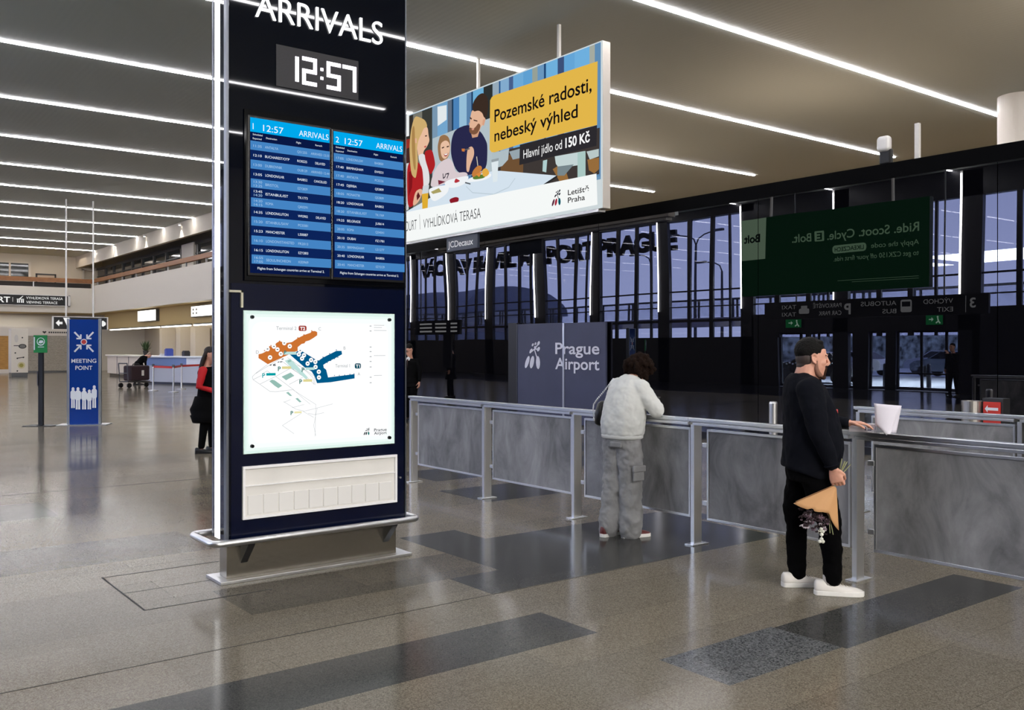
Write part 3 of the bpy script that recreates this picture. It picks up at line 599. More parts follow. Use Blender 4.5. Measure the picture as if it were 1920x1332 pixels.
# ================================================================ glass-panelled barriers
m_fr = []
def frosted(i):
    m = bpy.data.materials.new('smeared_glass_%d' % i); m.use_nodes = True; n = m.node_tree; p = n.nodes['Principled BSDF']
    t = n.nodes.new('ShaderNodeTexCoord'); mp = n.nodes.new('ShaderNodeMapping'); n.links.new(t.outputs['Object'], mp.inputs[0]); mp.inputs['Location'].default_value = (i*3.1, i*7.7, i*1.3); mp.inputs['Rotation'].default_value = (.5, 0, 0); mp.inputs['Scale'].default_value = (1, 1.7, .9)
    nz = n.nodes.new('ShaderNodeTexNoise'); nz.inputs['Scale'].default_value = 2.0; nz.inputs['Detail'].default_value = 7; nz.inputs['Roughness'].default_value = .62; nz.inputs['Distortion'].default_value = .7; n.links.new(mp.outputs[0], nz.inputs['Vector'])
    r = n.nodes.new('ShaderNodeValToRGB'); r.color_ramp.elements[0].position = .28; r.color_ramp.elements[1].position = .72
    r.color_ramp.elements[0].color = lin((88,88,91)); r.color_ramp.elements[1].color = lin((164,164,167)); n.links.new(nz.outputs['Fac'], r.inputs[0]); n.links.new(r.outputs[0], p.inputs['Base Color'])
    p.inputs['Roughness'].default_value = .42; p.inputs['Specular IOR Level'].default_value = .35
    b = n.nodes.new('ShaderNodeBump'); b.inputs['Strength'].default_value = .12; b.inputs['Distance'].default_value = .02; n.links.new(nz.outputs['Fac'], b.inputs['Height']); n.links.new(b.outputs[0], p.inputs['Normal'])
    return m
m_fr = [frosted(i) for i in range(6)]
m_post = mat('barrier_steel', (226,227,229), .29, 1)
def barrier(X, ys, labels, end_label):
    """one length per bay: post, two-line top rail, framed smeared pane with clips; last post on its own"""
    for i in range(len(ys)):
        y0 = ys[i]
        lb = labels[i] if i < len(labels) else end_label
        t = thing('barrier_section', lb, 'barrier', (X, y0, 0), 0, 'steel barrier with smeared grey panes')
        pm = MB().box(X-.045, X-.027, y0-.02, y0+.02, .008, 1.005).box(X-.022, X+.06, y0-.012, y0+.012, .008, 1.005); pm.build('post', m_post, t, bevel=.003)
        MB().box(X-.09, X+.11, y0-.045, y0+.045, 0, .01).build('foot_plate', m_post, t, bevel=.002)
        if i == len(ys)-1: 
            MB().box(X-.045, X+.035, y0-.03, y0+.05, 1.005, 1.055).build('top_rail', m_post, t, bevel=.004); continue
        y1 = ys[i+1]
        MB().box(X-.045, X+.035, y1+.048, y0+.047, 1.032, 1.058).box(X-.03, X+.02, y1+.048, y0+.04, 1.024, 1.034).box(X-.045, X+.03, y1+.048, y0, 1.0, 1.024).build('top_rail', m_post, t, bevel=.003)
        a, b = y0-.13, y1+.05; f = MB()
        f.box(X-.015, X+.015, b, a, .222, .242).box(X-.015, X+.015, b, a, .955, .975).box(X-.015, X+.015, b, b+.018, .242, .955).box(X-.015, X+.015, a-.018, a, .242, .955)
        fr = f.build('panel_frame', m_post, t, bevel=.002)
        MB().box(X-.006, X+.006, b+.015, a-.015, .24, .958).build('glass_panel', m_fr[i % 6], fr)
        for z in (.36, .84):
            MB().box(X-.02, X+.012, a-.005, a+.045, z-.018, z+.018).build('panel_clip', M_steel, t, bevel=.003)
BXX = 5.945
barrier(BXX, [9.73, 8.2, 6.72, 5.21, 3.71, 2.15], ['barrier section furthest left, its end post beside the dark column', 'barrier section before the navy airport screen, second from the left end', 'barrier section the person in the white sweatshirt leans on', 'barrier section between the white sweatshirt and the man with flowers', 'nearest barrier section, large pane right of the man with flowers'], 'barrier post at the right edge')
barrier(8.42, [5.23, 3.68, 2.1], ['rear barrier section standing behind the white papers', 'rear barrier section cut off by the right edge'], 'rear barrier post beyond the right edge')

# ================================================================ navy airport screen before the partition
PX_ = 12.9
ps = thing('partition_screen', 'navy folding screen with white airport lettering standing before the dark glass', 'screen', (PX_, 15.2, 0))
m_ps = mat('screen_navy', (62,66,92), .5, vary=(2,.06))
MB().box(PX_, PX_+.05, 15.0, 16.6, .03, 2.18).build('left_panel', m_ps, ps, bevel=.004); MB().box(PX_, PX_+.05, 13.69, 14.97, .03, 2.17).build('right_panel', m_ps, ps, bevel=.004)
MB().box(PX_-.01, PX_+.06, 16.61, 16.93, .03, 2.21).build('side_panel', mat('cabinet_black', (10,10,13), .4), ps, bevel=.004)
MB().box(PX_-.015, PX_+.05, 14.96, 15.01, .0, 2.175).build('joint_profile', m_post, ps); MB().box(PX_-.012, PX_, 16.59, 16.61, .03, 2.18).build('edge_profile', M_dsteel, ps)
for y in (16.4, 14.98, 13.8): MB().box(PX_-.15, PX_+.06, y-.04, y+.04, 0, .03).build('foot', M_dsteel, ps)
F = Flat(frame((PX_-.002, 16.64, 0), (0,-1,0), (0,0,1)), .001); WL = mat('vinyl_white', (222,223,236), .5)
leaf_logo(F, .32, 1.17, .62, WL, (WL, WL, WL))
F.t('Prague', 1.39, 1.515, .25, WL, 1.39, bold=.016); F.t('Airport', 1.39, 1.19, .25, WL, 1.39, bold=.016)
F.build('lettering', ps)
# ================================================================ meeting point, signs and counters on the far left
t = thing('meeting_point_stand', 'blue meeting point stand with white arrows and figures, on a flat foot plate', 'sign stand', (4.80, 21.28, 0), math.radians(-27))
M = LM(t); m_bl = mat('sign_blue', (22,58,138), .12, coat=.3)
MB(M).box(-.5,.5,-.25,.25,0,.012).build('foot_plate', M_steel, t, bevel=.002)
MB(M).box(-.29,.29,-.04,.04,.012,2.25).build('panel', m_bl, t)
for x in (-.315, .315): MB(M).box(x-.025,x+.025,-.05,.05,.012,2.27).build('side_profile', mat('alu', (170,176,184), .3, .8), t, bevel=.006)
F = Flat(M @ frame((0,-.042,0), (1,0,0), (0,0,1)), .0015); m_lw = mat('print_white', (222,226,234), .5)
for sx, sy in ((1,1),(-1,1),(1,-1),(-1,-1)):
    cx, cy = 0, 1.77
    F.line([(cx+sx*.19, cy+sy*.21),(cx+sx*.075, cy+sy*.085)], .035, m_lw); F.line([(cx+sx*.062, cy+sy*.072),(cx+sx*.062, cy+sy*.16)], .03, m_lw); F.line([(cx+sx*.05, cy+sy*.072),(cx+sx*.15, cy+sy*.072)], .03, m_lw)
F.p(circ(0,1.77,.065), m_lw); F.p(circ(0,1.77,.048), mat('print_red', (190,50,48), .5))
F.t('MEETING', 0, 1.325, .088, m_lw, .5, 'c', .012); F.t('POINT', 0, 1.175, .088, m_lw, .34, 'c', .012)
for i, (x, h, wd) in enumerate(((-.215,.44,.085),(-.115,.47,.1),(.01,.46,.09),(.115,.42,.08),(.215,.48,.085))):
    b = .33+(.03 if i in (0, 4) else 0)
    F.p(circ(x, b+h-.035, .03, .038), m_lw); F.p([(x-wd*.62,b+h*.5),(x-wd*.62,b+h*.78),(x-wd*.3,b+h*.86),(x+wd*.3,b+h*.86),(x+wd*.62,b+h*.78),(x+wd*.62,b+h*.5),(x+wd*.42,b+h*.42),(x-wd*.42,b+h*.42)], m_lw)
    F.p([(x-wd*.42,b+h*.5),(x-.005,b+h*.5),(x-.005,b),(x-wd*.45,b)], m_lw); F.p([(x+.005,b+h*.5),(x+wd*.42,b+h*.5),(x+wd*.45,b),(x+.005,b)], m_lw)
F.build('print', t)
t = thing('hand_sanitiser_stand', 'slim black post stand with green notice, left of the blue meeting point', 'sign stand', (4.0, 21.5, 0), math.radians(-37)); M = LM(t)
MB(M).box(-.3,.3,-.2,.2,0,.012).build('foot_plate', M_black, t, bevel=.002); MB(M).box(-.05,.05,-.03,.03,.012,1.58).build('post', M_black, t, bevel=.005)
MB(M).box(-.06,-.045,-.05,-.02,.85,1.15).build('dispenser', M_dsteel, t)
MB(M).box(-.135,.15,-.05,-.032,1.54,1.91).build('notice', mat('sign_green', (18,128,62), .4), t, bevel=.003)
F = Flat(M @ frame((0,-.052,0), (1,0,0), (0,0,1)), .0015); F.p(circ(.02,1.775,.085), m_lw); F.p(circ(.02,1.78,.068), mat('sign_green', (18,128,62))); F.p([(-.03,1.75),(.0,1.80),(.06,1.80),(.08,1.76),(.02,1.735)], m_lw); F.r(-.04,.09,1.655,1.668,m_lw); F.r(-.1,-.125,1.6,1.87,m_lw); F.build('print', t)
# signs overhead
m_sb = mat('sign_black', (20,20,21), .5); m_sl = g3(240,240,238,1.0)
t = thing('terrace_sign', 'long black sign with white lettering on the far balcony parapet', 'sign', (9, 66.85, 4.45))
MB().box(3.5,14.05,66.8,66.95,4.42,5.06).build('board', m_sb, t); MB().box(3.5,14.2,66.79,66.95,5.06,5.1).box(3.5,14.2,66.79,66.95,4.38,4.42).box(14.05,14.2,66.79,66.95,4.38,5.1).build('frame', M_white, t)
lt = MB(frame((0,66.79,0),(1,0,0),(0,0,1))); text(lt,'FOOD COURT',10.62,4.56,.37,3.9,0,align='r',bold=.02); lt.box(10.76,10.78,4.6,4.9,0,.002)
text(lt,'VYHLÍDKOVÁ TERASA',11.55,4.80,.17,2.18,0); text(lt,'VIEWING TERRACE',11.55,4.52,.17,1.85,0)
for x in (11.05,11.15,11.28,11.38): lt.box(x-.03,x+.03,4.55,4.74,0,.002)
lt.box(11.0,11.42,4.76,4.80,0,.002).add([(11.12,4.8,0),(11.2,4.8,0),(11.38,4.98,0),(11.34,4.99,0)],[(0,1,2,3)])
lt.build('lettering', m_sl, t, fix=False)
t = thing('direction_sign', 'black hanging sign with white arrows behind the blue meeting point stand', 'sign', (9.7, 44, 2.5))
MB().box(8.67,10.85,43.95,44.05,2.46,2.98).build('board', m_sb, t); MB().box(8.62,8.67,43.94,44.06,2.44,3.0).box(10.85,10.9,43.94,44.06,2.44,3.0).box(8.62,10.9,43.94,44.06,2.98,3.01).build('frame', M_white, t)
for x in (9.18, 10.29): MB().cyl((x,44,3.0),(x,44,H+.06),.035).build('hanging_rod', M_white, t)
lt = MB(frame((0,43.94,0),(1,0,0),(0,0,1)))
lt.add([(8.75,2.72,0),(8.88,2.86,0),(8.9,2.77,0),(9.02,2.77,0),(9.02,2.67,0),(8.9,2.67,0),(8.88,2.58,0)],[(0,6,5,4,3,2,1)]); lt.add([(9.05,2.95,0),(9.3,2.95,0),(9.3,2.55,0),(9.22,2.55,0)],[(0,3,2,1)])
lt.add([(10.68,2.86,0),(10.8,2.76,0),(10.8,2.66,0),(10.68,2.58,0),(10.56,2.66,0),(10.56,2.76,0)],[(5,4,3,2,1,0)])
lt.build('arrows', m_sl, t, fix=False)
# shops at the far end
t = thing('shop_front', 'closed shop with grey roller shutter under the far balcony', 'shop front', (13, 67, 0))
m_sh = mat('shutter', (150,142,130), .45, .3, vary=(9,.22), stretch=(1,1,3))
s_ = MB()
for i in range(22): s_.box(11.65,15.2,67.02+(i%2)*.02,67.1,.12+i*.105,.215+i*.105)
s_.build('roller_shutter', m_sh, t); MB().box(10.7,15.5,66.95,67.2,2.45,2.95).build('fascia', m_wall, t); MB().box(15.2,15.5,66.95,67.2,0,2.45).build('jamb', m_wall, t); MB().box(11.4,11.65,66.95,67.2,0,2.45).build('jamb', m_wall, t); MB().box(11.4,15.5,66.9,67.2,0,.12).build('threshold', M_dsteel, t)
lt = MB(frame((0,66.94,0),(1,0,0),(0,0,1)))
for i in range(9): lt.box(12.9+i*.13,12.99+i*.13,2.6,2.7,0,.003)
lt.add([(12.65,2.56,0),(12.52,2.68,0),(12.58,2.74,0),(12.65,2.70,0),(12.72,2.74,0),(12.78,2.68,0)],[(0,5,4,3,2,1)]); lt.build('lettering', m_sb, t, fix=False)
t = thing('wooden_door', 'yellow wooden door at the left edge under the far balcony', 'door', (10, 67, 0)); MB().box(8.6,10.55,67,67.1,.25,2.4).build('leaf', mat('oak_yellow', (176,128,62), .5, vary=(3,.2), stretch=(1,1,8)), t); MB().box(8.4,10.7,66.95,67.1,2.4,3.0).box(10.55,10.7,66.95,67.12,0,2.4).box(8.4,10.55,66.95,67.1,0,.25).build('surround', m_wall, t)
t = thing('advert_pillar', 'white square pillar with small round pictures, by the roller shutter', 'pillar', (9.6, 57.8, 0)); MB().box(9.18,10.02,57.4,58.2,.25,2.7).build('body', m_para, t, bevel=.01); MB().box(9.2,10,57.42,58.18,0,.25).build('base', M_dsteel, t)
F = Flat(frame((9.18,57.395,0),(1,0,0),(0,0,1)),.002); F.p(circ(.56,1.72,.2,.13),m_sb); F.r(.12,.4,1.73,1.77,m_sb); F.p(circ(.56,1.72,.15,.09),mat('pic_grey',(110,108,104))); F.p(circ(.5,.66,.19),mat('pic_yel',(196,186,140))); F.p(circ(.5,.66,.11),mat('pic_olive',(150,140,60)))
for x,y in ((.2,1.35),(.3,1.05),(.6,1.1),(.3,.35),(.55,2.2)): F.p(circ(x,y,.04),m_sb)
F.p(circ(.25,2.15,.1,.22),mat('pic_pale',(196,190,182))); F.line([(.3,1.06),(.65,1.12)],.04,m_sb); F.build('pictures', t)
# service counters
m_desk = mat('desk_cream', (226,214,200), .4)
t = thing('information_desk', 'long cream service desk behind the luggage trolley', 'desk', (14.5, 53, 0), math.radians(0))
MB().box(14.0,14.9,49.6,56.6,.18,1.16).build('front', m_desk, t, bevel=.01); MB().box(13.9,15.1,49.5,56.7,1.16,1.24).build('worktop', mat('desk_top',(238,230,220),.3), t, bevel=.01); MB().box(14.1,14.85,49.7,56.5,0,.18).build('plinth', M_dsteel, t)
MB().box(13.985,14.0,52.2,52.25,.18,1.16).box(13.985,14,54.5,54.55,.18,1.16).build('panel_joint', M_dsteel, t)
t = thing('check_counter', 'pale counter with blue band behind the belt posts', 'counter', (13.0, 42.0, 0), math.radians(-70)); M = LM(t)
MB(M).box(-1.7,2.2,0,.9,.1,1.05).build('front', mat('counter_grey',(196,199,210),.4), t, bevel=.01); MB(M).box(-1.8,2.3,-.12,1.0,1.2,1.27).build('worktop', mat('counter_white',(236,238,244),.3), t, bevel=.01); MB(M).box(-1.7,1.2,-.04,.8,.84,1.2).build('blue_band', mat('band_blue',(120,142,190),.4), t); MB(M).box(1.2,2.2,-.04,.8,.9,1.2).build('white_band', mat('counter_white',(236,238,244),.3), t); MB(M).box(-1.65,2.15,.05,.8,0,.1).build('plinth', M_dsteel, t)
for i,(x,y,z,sx,sy,sz,c_,nm,lb,ct) in enumerate(((13.1,42.4,1.27,.3,.3,.3,(60,80,170),'leaflet_box','blue leaflet box on the pale counter','box'),(13.5,41.3,1.27,.25,.35,.2,(40,40,44),'printer','dark printer on the pale counter','printer'),(13.1,43.0,1.27,.4,.3,.06,(225,226,230),'paper_stack','flat white paper stack on the pale counter','papers'))):
    tag(MB().box(x-sx/2,x+sx/2,y-sy/2,y+sy/2,z,z+sz).box(x-sx/2.4,x+sx/2.4,y-sy/2.4,y+sy/2.4,z+sz,z+sz+.04).build(nm, mat(nm,c_,.5)), lb, ct)
t = thing('desk_plant', 'leafy green pot plant on the cream service desk', 'plant', (14.6, 51.2, 1.24))
MB().lathe([(.1,0),(.15,.25),(.14,.25),(.02,.22)], (14.6,51.2,1.24)).build('pot', M_black, t)
lf = MB(); random.seed(3)
for i in range(34):
    a = random.random()*6.28; r = .15+.25*random.random(); h = .35+.5*random.random(); p = Vector((14.6+r*math.cos(a),51.2+r*math.sin(a),1.24+h)); b_ = Vector((14.6,51.2,1.45)); d = (p-b_).normalized(); s2 = d.cross(Vector((0,0,1))).normalized()*.05
    lf.add([b_,(b_+p)/2+s2,p,(b_+p)/2-s2],[(0,1,2,3)])
lf.build('leaves', mat('leaf_green',(52,74,40),.6), t, fix=False)
# queue posts with red belts
pts = [(10.64,36.36,'queue post with red belt, left one of three before the pale counter'),(10.85,34.6,'queue post with red belt, nearest of three before the pale counter'),(11.94,37.08,'queue post with red belt, closest to the pale counter')]
q0 = None
for i,(x,y,lb) in enumerate(pts):
    if q0 is None:
        q0 = thing('queue_post', lb, 'queue post', (x,y,0), 0, 'queue posts'); MB().lathe([(.18,0),(.18,.02),(.04,.04)],(x,y,0)).build('base',M_steel,q0,smooth=False); MB().cyl((x,y,.03),(x,y,1.0),.032).build('pole',M_steel,q0); MB().cyl((x,y,.92),(x,y,1.02),.045).build('belt_head',M_dsteel,q0)
    else: dup(q0,(x,y,0),None,lb)
bt_ = MB(); 
for (a,b) in ((pts[0],pts[1]),(pts[1],pts[2]),(pts[2],(13.3,38.6))): 
    d = Vector((b[0]-a[0],b[1]-a[1],0)); L_ = d.length; bt_.box(.05,L_-.05,-.004,.004,.88,.96,0,frame((a[0],a[1],0),d,(-d.y,d.x,0)))
tag(bt_.build('queue_belt', mat('belt_red',(205,40,34),.5)), 'red retractable belt strung between the queue posts', 'belt')
# luggage trolley with a dark suitcase
t = thing('luggage_trolley', 'luggage trolley standing before the bent person in black', 'trolley', (10.95,39.8,0), math.radians(20)); M = LM(t)
fr = MB(M)
for y in (-.28,.28): fr.tube([(-.6,y,1.0),(-.55,y,.25),(.55,y,.2)],.022); 
fr.tube([(-.6,-.28,1.0),(-.6,.28,1.0)],.025).box(-.5,.5,-.26,.26,.24,.27).tube([(-.58,-.28,.6),(-.58,.28,.6)],.02); fr.build('frame',M_dsteel,t)
for x,y in ((-.5,-.28),(-.5,.28),(.5,0)): MB(M).cyl((x,y-.03,.1),(x,y+.03,.1),.1).build('wheel',M_black,t)
t = thing('suitcase', 'dark maroon suitcase lying on the luggage trolley', 'suitcase', (10.95,39.8,.29), math.radians(20)); M = LM(t)
MB(M).box(-.42,.5,-.25,.25,-.0,.62).build('shell', mat('maroon',(42,22,30),.6), t, bevel=.06); MB(M).box(.1,.2,-.27,-.24,.2,.42).build('tag', mat('tag_white',(220,216,210),.6), t); MB(M).tube([(-.15,0,.62),(-.12,0,.68),(.15,0,.68),(.18,0,.62)],.02).build('handle',M_black,t)
# lit boxes and light strips below the balcony
for (y0,y1,z0,z1,lb) in ((55.15,58.77,3.2,3.9,'blank white lit sign box above the luggage trolley'),(45.3,49.0,3.24,3.84,'white lit sign box at the column edge, right one of two')):
    t = thing('lit_sign', lb, 'lit sign', (16.4,(y0+y1)/2,z0)); MB().box(16.3,16.5,y0,y1,z0,z1).build('case',M_dsteel,t); MB().box(16.27,16.3,y0+.05,y1-.05,z0+.04,z1-.04).build('face',g3(255,252,245,2.0),t)
    if y0 < 50:
        lt = MB(frame((16.268,y1,0),(0,-1,0),(0,0,1)))
        for u in (.3,.8): lt.box(u,u+.2,z0+.15,z0+.26,0,.003).box(u,u+.2,z0+.34,z0+.45,0,.003)
        lt.build('print', mat('print_grey',(120,120,118)), t)
for i,(a,b) in enumerate(((60.6,65.6),(55.0,60.2),(49.6,54.4),(43,48.9))):
    t = thing('strip_light', 'white strip light under the balcony, %s from the far end' % NTH[i].replace('nearest','first'), 'strip light', (16.45,(a+b)/2,2.85), 0, 'strip lights under the balcony'); MB().box(16.4,16.56,a,b,2.86,2.92).build('housing',M_dsteel,t); MB().box(16.38,16.5,a,b,2.8,2.86).build('tube',g3(255,250,240,6.0),t)
ld = bpy.data.lights.new('bay_lamp','AREA'); ld.shape='RECTANGLE'; ld.size=2.2; ld.size_y=30; ld.energy=420; ld.color=(1,.93,.82); lo=bpy.data.objects.new('bay_lamp',ld); C.objects.link(lo); lo.location=(18.3,52,3.9)
ld = bpy.data.lights.new('shop_lamp','AREA'); ld.shape='RECTANGLE'; ld.size=14; ld.size_y=1.5; ld.energy=200; ld.color=(1,.93,.82); lo=bpy.data.objects.new('shop_lamp',ld); C.objects.link(lo); lo.location=(6,68.9,3.9)
ld = bpy.data.lights.new('gallery_lamp','AREA'); ld.shape='RECTANGLE'; ld.size=16; ld.size_y=2; ld.energy=150; ld.color=(1,.86,.72); lo=bpy.data.objects.new('gallery_lamp',ld); C.objects.link(lo); lo.location=(8,69.6,7.9)
for i,y in enumerate((48.4,54.6,61.0)):
    t = thing('wall_spot', 'small bright downlight at the top of the balcony wall, %s' % ['nearest the dark column','middle one','farthest one'][i], 'spotlight', (15.5,y,8.05), 0, 'downlights'); MB().lathe([(.07,0),(.09,.08),(.05,.1)],(15.5,y,7.98)).build('can',M_white,t); MB().lathe([(.06,-.004),(.06,0)],(15.5,y,7.98)).build('lens',g3(255,250,240,12.0),t)
    ld = bpy.data.lights.new('spot','SPOT'); ld.energy=120; ld.spot_size=1.5; ld.spot_blend=.8; lo=bpy.data.objects.new('spot',ld); C.objects.link(lo); lo.location=(15.42,y,7.95)
# posters and pillars in the counter bay
for i,(y,wd) in enumerate(((63,.5),(59.2,.9),(56.4,.9))): struct(MB().box(19,19.9,y,y+wd,0,2.92).build('trim_%d' % (20+i), m_para))
t = thing('blue_poster', 'dark blue poster on the back wall of the counter bay', 'poster', (19.9,58,1.7)); MB().box(19.93,19.99,49.6,51.4,1.7,2.45).build('frame',M_dsteel,t); MB().box(19.92,19.93,49.7,51.3,1.75,2.4).build('print',mat('poster_blue',(40,60,120),.5),t)
# balcony handrail and glazing
t = thing('balcony_handrail', 'brown wooden balcony handrail on short steel posts', 'handrail', (15.7,50,5.8)); m_wd = mat('rail_wood',(140,92,54),.5,vary=(4,.15),stretch=(1,.2,1))
MB().box(15.62,15.82,34.3,67.1,6.03,6.27).build('wood_rail',m_wd,t); MB().box(FX,15.62,67.05,67.2,5.98,6.27).build('wood_rail',m_wd,t)
for y in range(36,67,3): MB().box(15.68,15.76,y,y+.06,5.75,6.05).build('post',M_steel,t)
for x in range(-6,16,2): MB().box(x,x+.06,67.08,67.18,5.6,6.0).build('post',M_steel,t)
m_gd = mat('gallery_glass',(46,50,50),.05,spec=.8)
struct(MB().box(16.9,16.95,40,71,4.2,7.35).build('window_80', m_gd)); g = MB()
for y in (40,43,46.5,49.5,52.3,55,57.4,59.8,62,64.2,66.5,68.6): g.box(16.82,16.95,y,y+.16,4.2,7.35)
g.box(16.82,16.95,40,71,7.2,7.35).box(16.84,16.95,40,71,6.7,6.76); struct(g.build('trim_5', mat('frame_dark',(50,50,50),.4)))
struct(MB().box(16.75,16.97,50.0,52.0,4.2,7.35).box(16.75,16.97,44,45.2,4.2,7.35).build('wall_11', m_para))
for i in range(3): struct(MB().box(9.0+i*1.22,10.1+i*1.22,71.7,71.8,6.3,7.5).build('window_%d' % (81+i), m_gd))
struct(MB().box(8.9,12.7,71.68,71.78,6.2,6.3).box(8.9,12.7,71.68,71.78,7.5,7.6).box(10.1,10.22,71.68,71.78,6.3,7.5).box(11.32,11.44,71.68,71.78,6.3,7.5).box(12.54,12.7,71.68,71.78,6.3,7.5).build('trim_6', m_para))
struct(MB().box(16.0,16.12,71.5,71.7,4.2,7.3).box(16.9,17.02,71.5,71.7,4.2,7.3).box(16.0,17.02,71.5,71.7,7.2,7.35).build('trim_9', m_para))
struct(MB().box(13.1,14.2,71.7,71.8,4.2,6.75).build('door_10', mat('door_beige',(196,176,156),.6))); struct(MB().box(13.0,13.1,71.66,71.8,4.2,6.85).box(14.2,14.3,71.66,71.8,4.2,6.85).box(13,14.3,71.66,71.8,6.75,6.85).build('trim_7', mat('frame_dark',(50,50,50))))

# ================================================================ things by the partition
t = thing('round_column', 'thick white round column rising behind the glass partition at the right edge', 'column', (25.0,11.0,0)); MB().cyl((25.0,11.0,0),(25.0,11.0,H+.06),.5,n=48).build('shaft',mat('column_white',(226,220,212),.45),t,smooth=False)
t = thing('dome_device', 'white rounded device on a dark stalk atop the partition beam', 'device', (GX+.05,7.68,4.43)); MB().box(GX,GX+.1,7.58,7.76,4.43,4.66).build('stalk',M_black,t,bevel=.02)
hd = MB().box(GX-.06,GX+.08,7.575,7.785,4.62,4.855); o = hd.build('head',mat('device_white',(232,230,228),.35),t,bevel=.06); o.modifiers['bevel'].segments = 5
t = thing('white_stub_pole', 'short white pole standing on the partition beam beside the dome device', 'pole', (GX+.1,7.2,4.43)); MB().box(GX+.07,GX+.13,7.165,7.235,4.43,4.97).build('pole',M_white,t,bevel=.004)
t = thing('bollard', 'steel bollard with domed top behind the barrier, left of the man with flowers', 'bollard', (10.05,7.49,0)); MB().lathe([(.055,0),(.055,.92),(.045,.945),(.0,.95)],(10.05,7.49,0),n=24).build('post',M_steel,t,smooth=False)
t = thing('waste_bin', 'round brushed steel waste bin behind the rear barrier', 'bin', (11.5,5.62,0)); MB().lathe([(.115,0),(.115,.93),(.12,.93),(.12,.99),(.1,.99),(.1,.95),(.0,.95)],(11.5,5.62,0),n=32).build('drum',mat('bin_steel',(175,172,168),.35,.9),t); MB().cyl((11.5,5.62,.78),(11.5,5.62,.8),.118,n=32).build('seam',M_dsteel,t)
t = thing('fire_box', 'red box with white arrow in a dark case, beside the steel bin', 'box', (11.5,5.38,0)); MB().box(11.52,11.7,5.25,5.5,0,1.03).build('case',mat('case_dark',(40,40,42),.4),t,bevel=.006); MB().box(11.5,11.52,5.28,5.48,.64,.985).build('red_face',mat('fire_red',(200,52,40),.45),t)
F = Flat(frame((11.498,5.48,0),(0,-1,0),(0,0,1)),.001); F.p([(.02,.90),(.055,.945),(.055,.917),(.18,.917),(.18,.883),(.055,.883),(.055,.855)],m_lw); F.r(.03,.17,.62,.64,m_lw); F.build('arrow',t)
t = thing('flight_direction_sign', 'black hanging sign with tiny white lines, mirrored in the glass left of the navy screen', 'sign', (9.8,25,2.1)); MB().box(9.78,9.86,23.7,26.3,2.06,2.52).build('board',m_sb,t)
for y in (24,26): MB().cyl((9.82,y,2.52),(9.82,y,H+.06),.02).build('hanging_rod',M_dsteel,t)
lt = MB(frame((9.862,23.7,2.06),(0,1,0),(0,0,1)))
for (u0,u1) in ((.15,.5),(.75,1.35),(1.55,2.3)):
    for v in (.08,.2,.32): lt.box(u0,u1,v,v+.05,0,.003)
lt.build('lettering',m_sl,t)
MB().box(9.78,9.84,24.2,24.65,1.0,2.06).build('lower_board',m_sb,t)
# ================================================================ people
m_skin = mat('skin', (214,158,136), .5, vary=(40,.05)); m_skin2 = mat('skin_tan', (190,138,112), .5)
m_hair = mat('hair_dark', (11,9,8), .6, spec=.15, bump=(120,.5)); m_fade = mat('hair_fade', (60,48,44), .6, vary=(300,.2)); m_beard = mat('beard_brown', (62,42,34), .8, spec=.1, bump=(200,.5))
m_eye = mat('eye_white', (190,176,166), .3); m_iris = mat('iris', (40,30,24), .2)
def oring(c, u, v, a, b, n=24, p=2.3):
    """soft-cornered oval ring round c with half axes a (along u) and b (along v)"""
    R = []
    for j in range(n):
        t = 2*PI*j/n; ct, st = math.cos(t), math.sin(t)
        R.append(Vector(c)+Vector(u)*(a*math.copysign(abs(ct)**(2/p), ct))+Vector(v)*(b*math.copysign(abs(st)**(2/p), st)))
    return R
def trunk(mb, L, o=0, lat=(0,1,0)):
    """torso lofted through (x, y, z, half depth, half width), rings square to the spine"""
    P = [Vector(l[:3]) for l in L]; R = []
    for i, l in enumerate(L):
        d = (P[min(i+1,len(L)-1)]-P[max(i-1,0)]).normalized(); v = Vector(lat).normalized(); u = v.cross(d).normalized()
        R.append(oring(P[i], u, v, l[3]+o, l[4]+o))
    mb.rings(R)
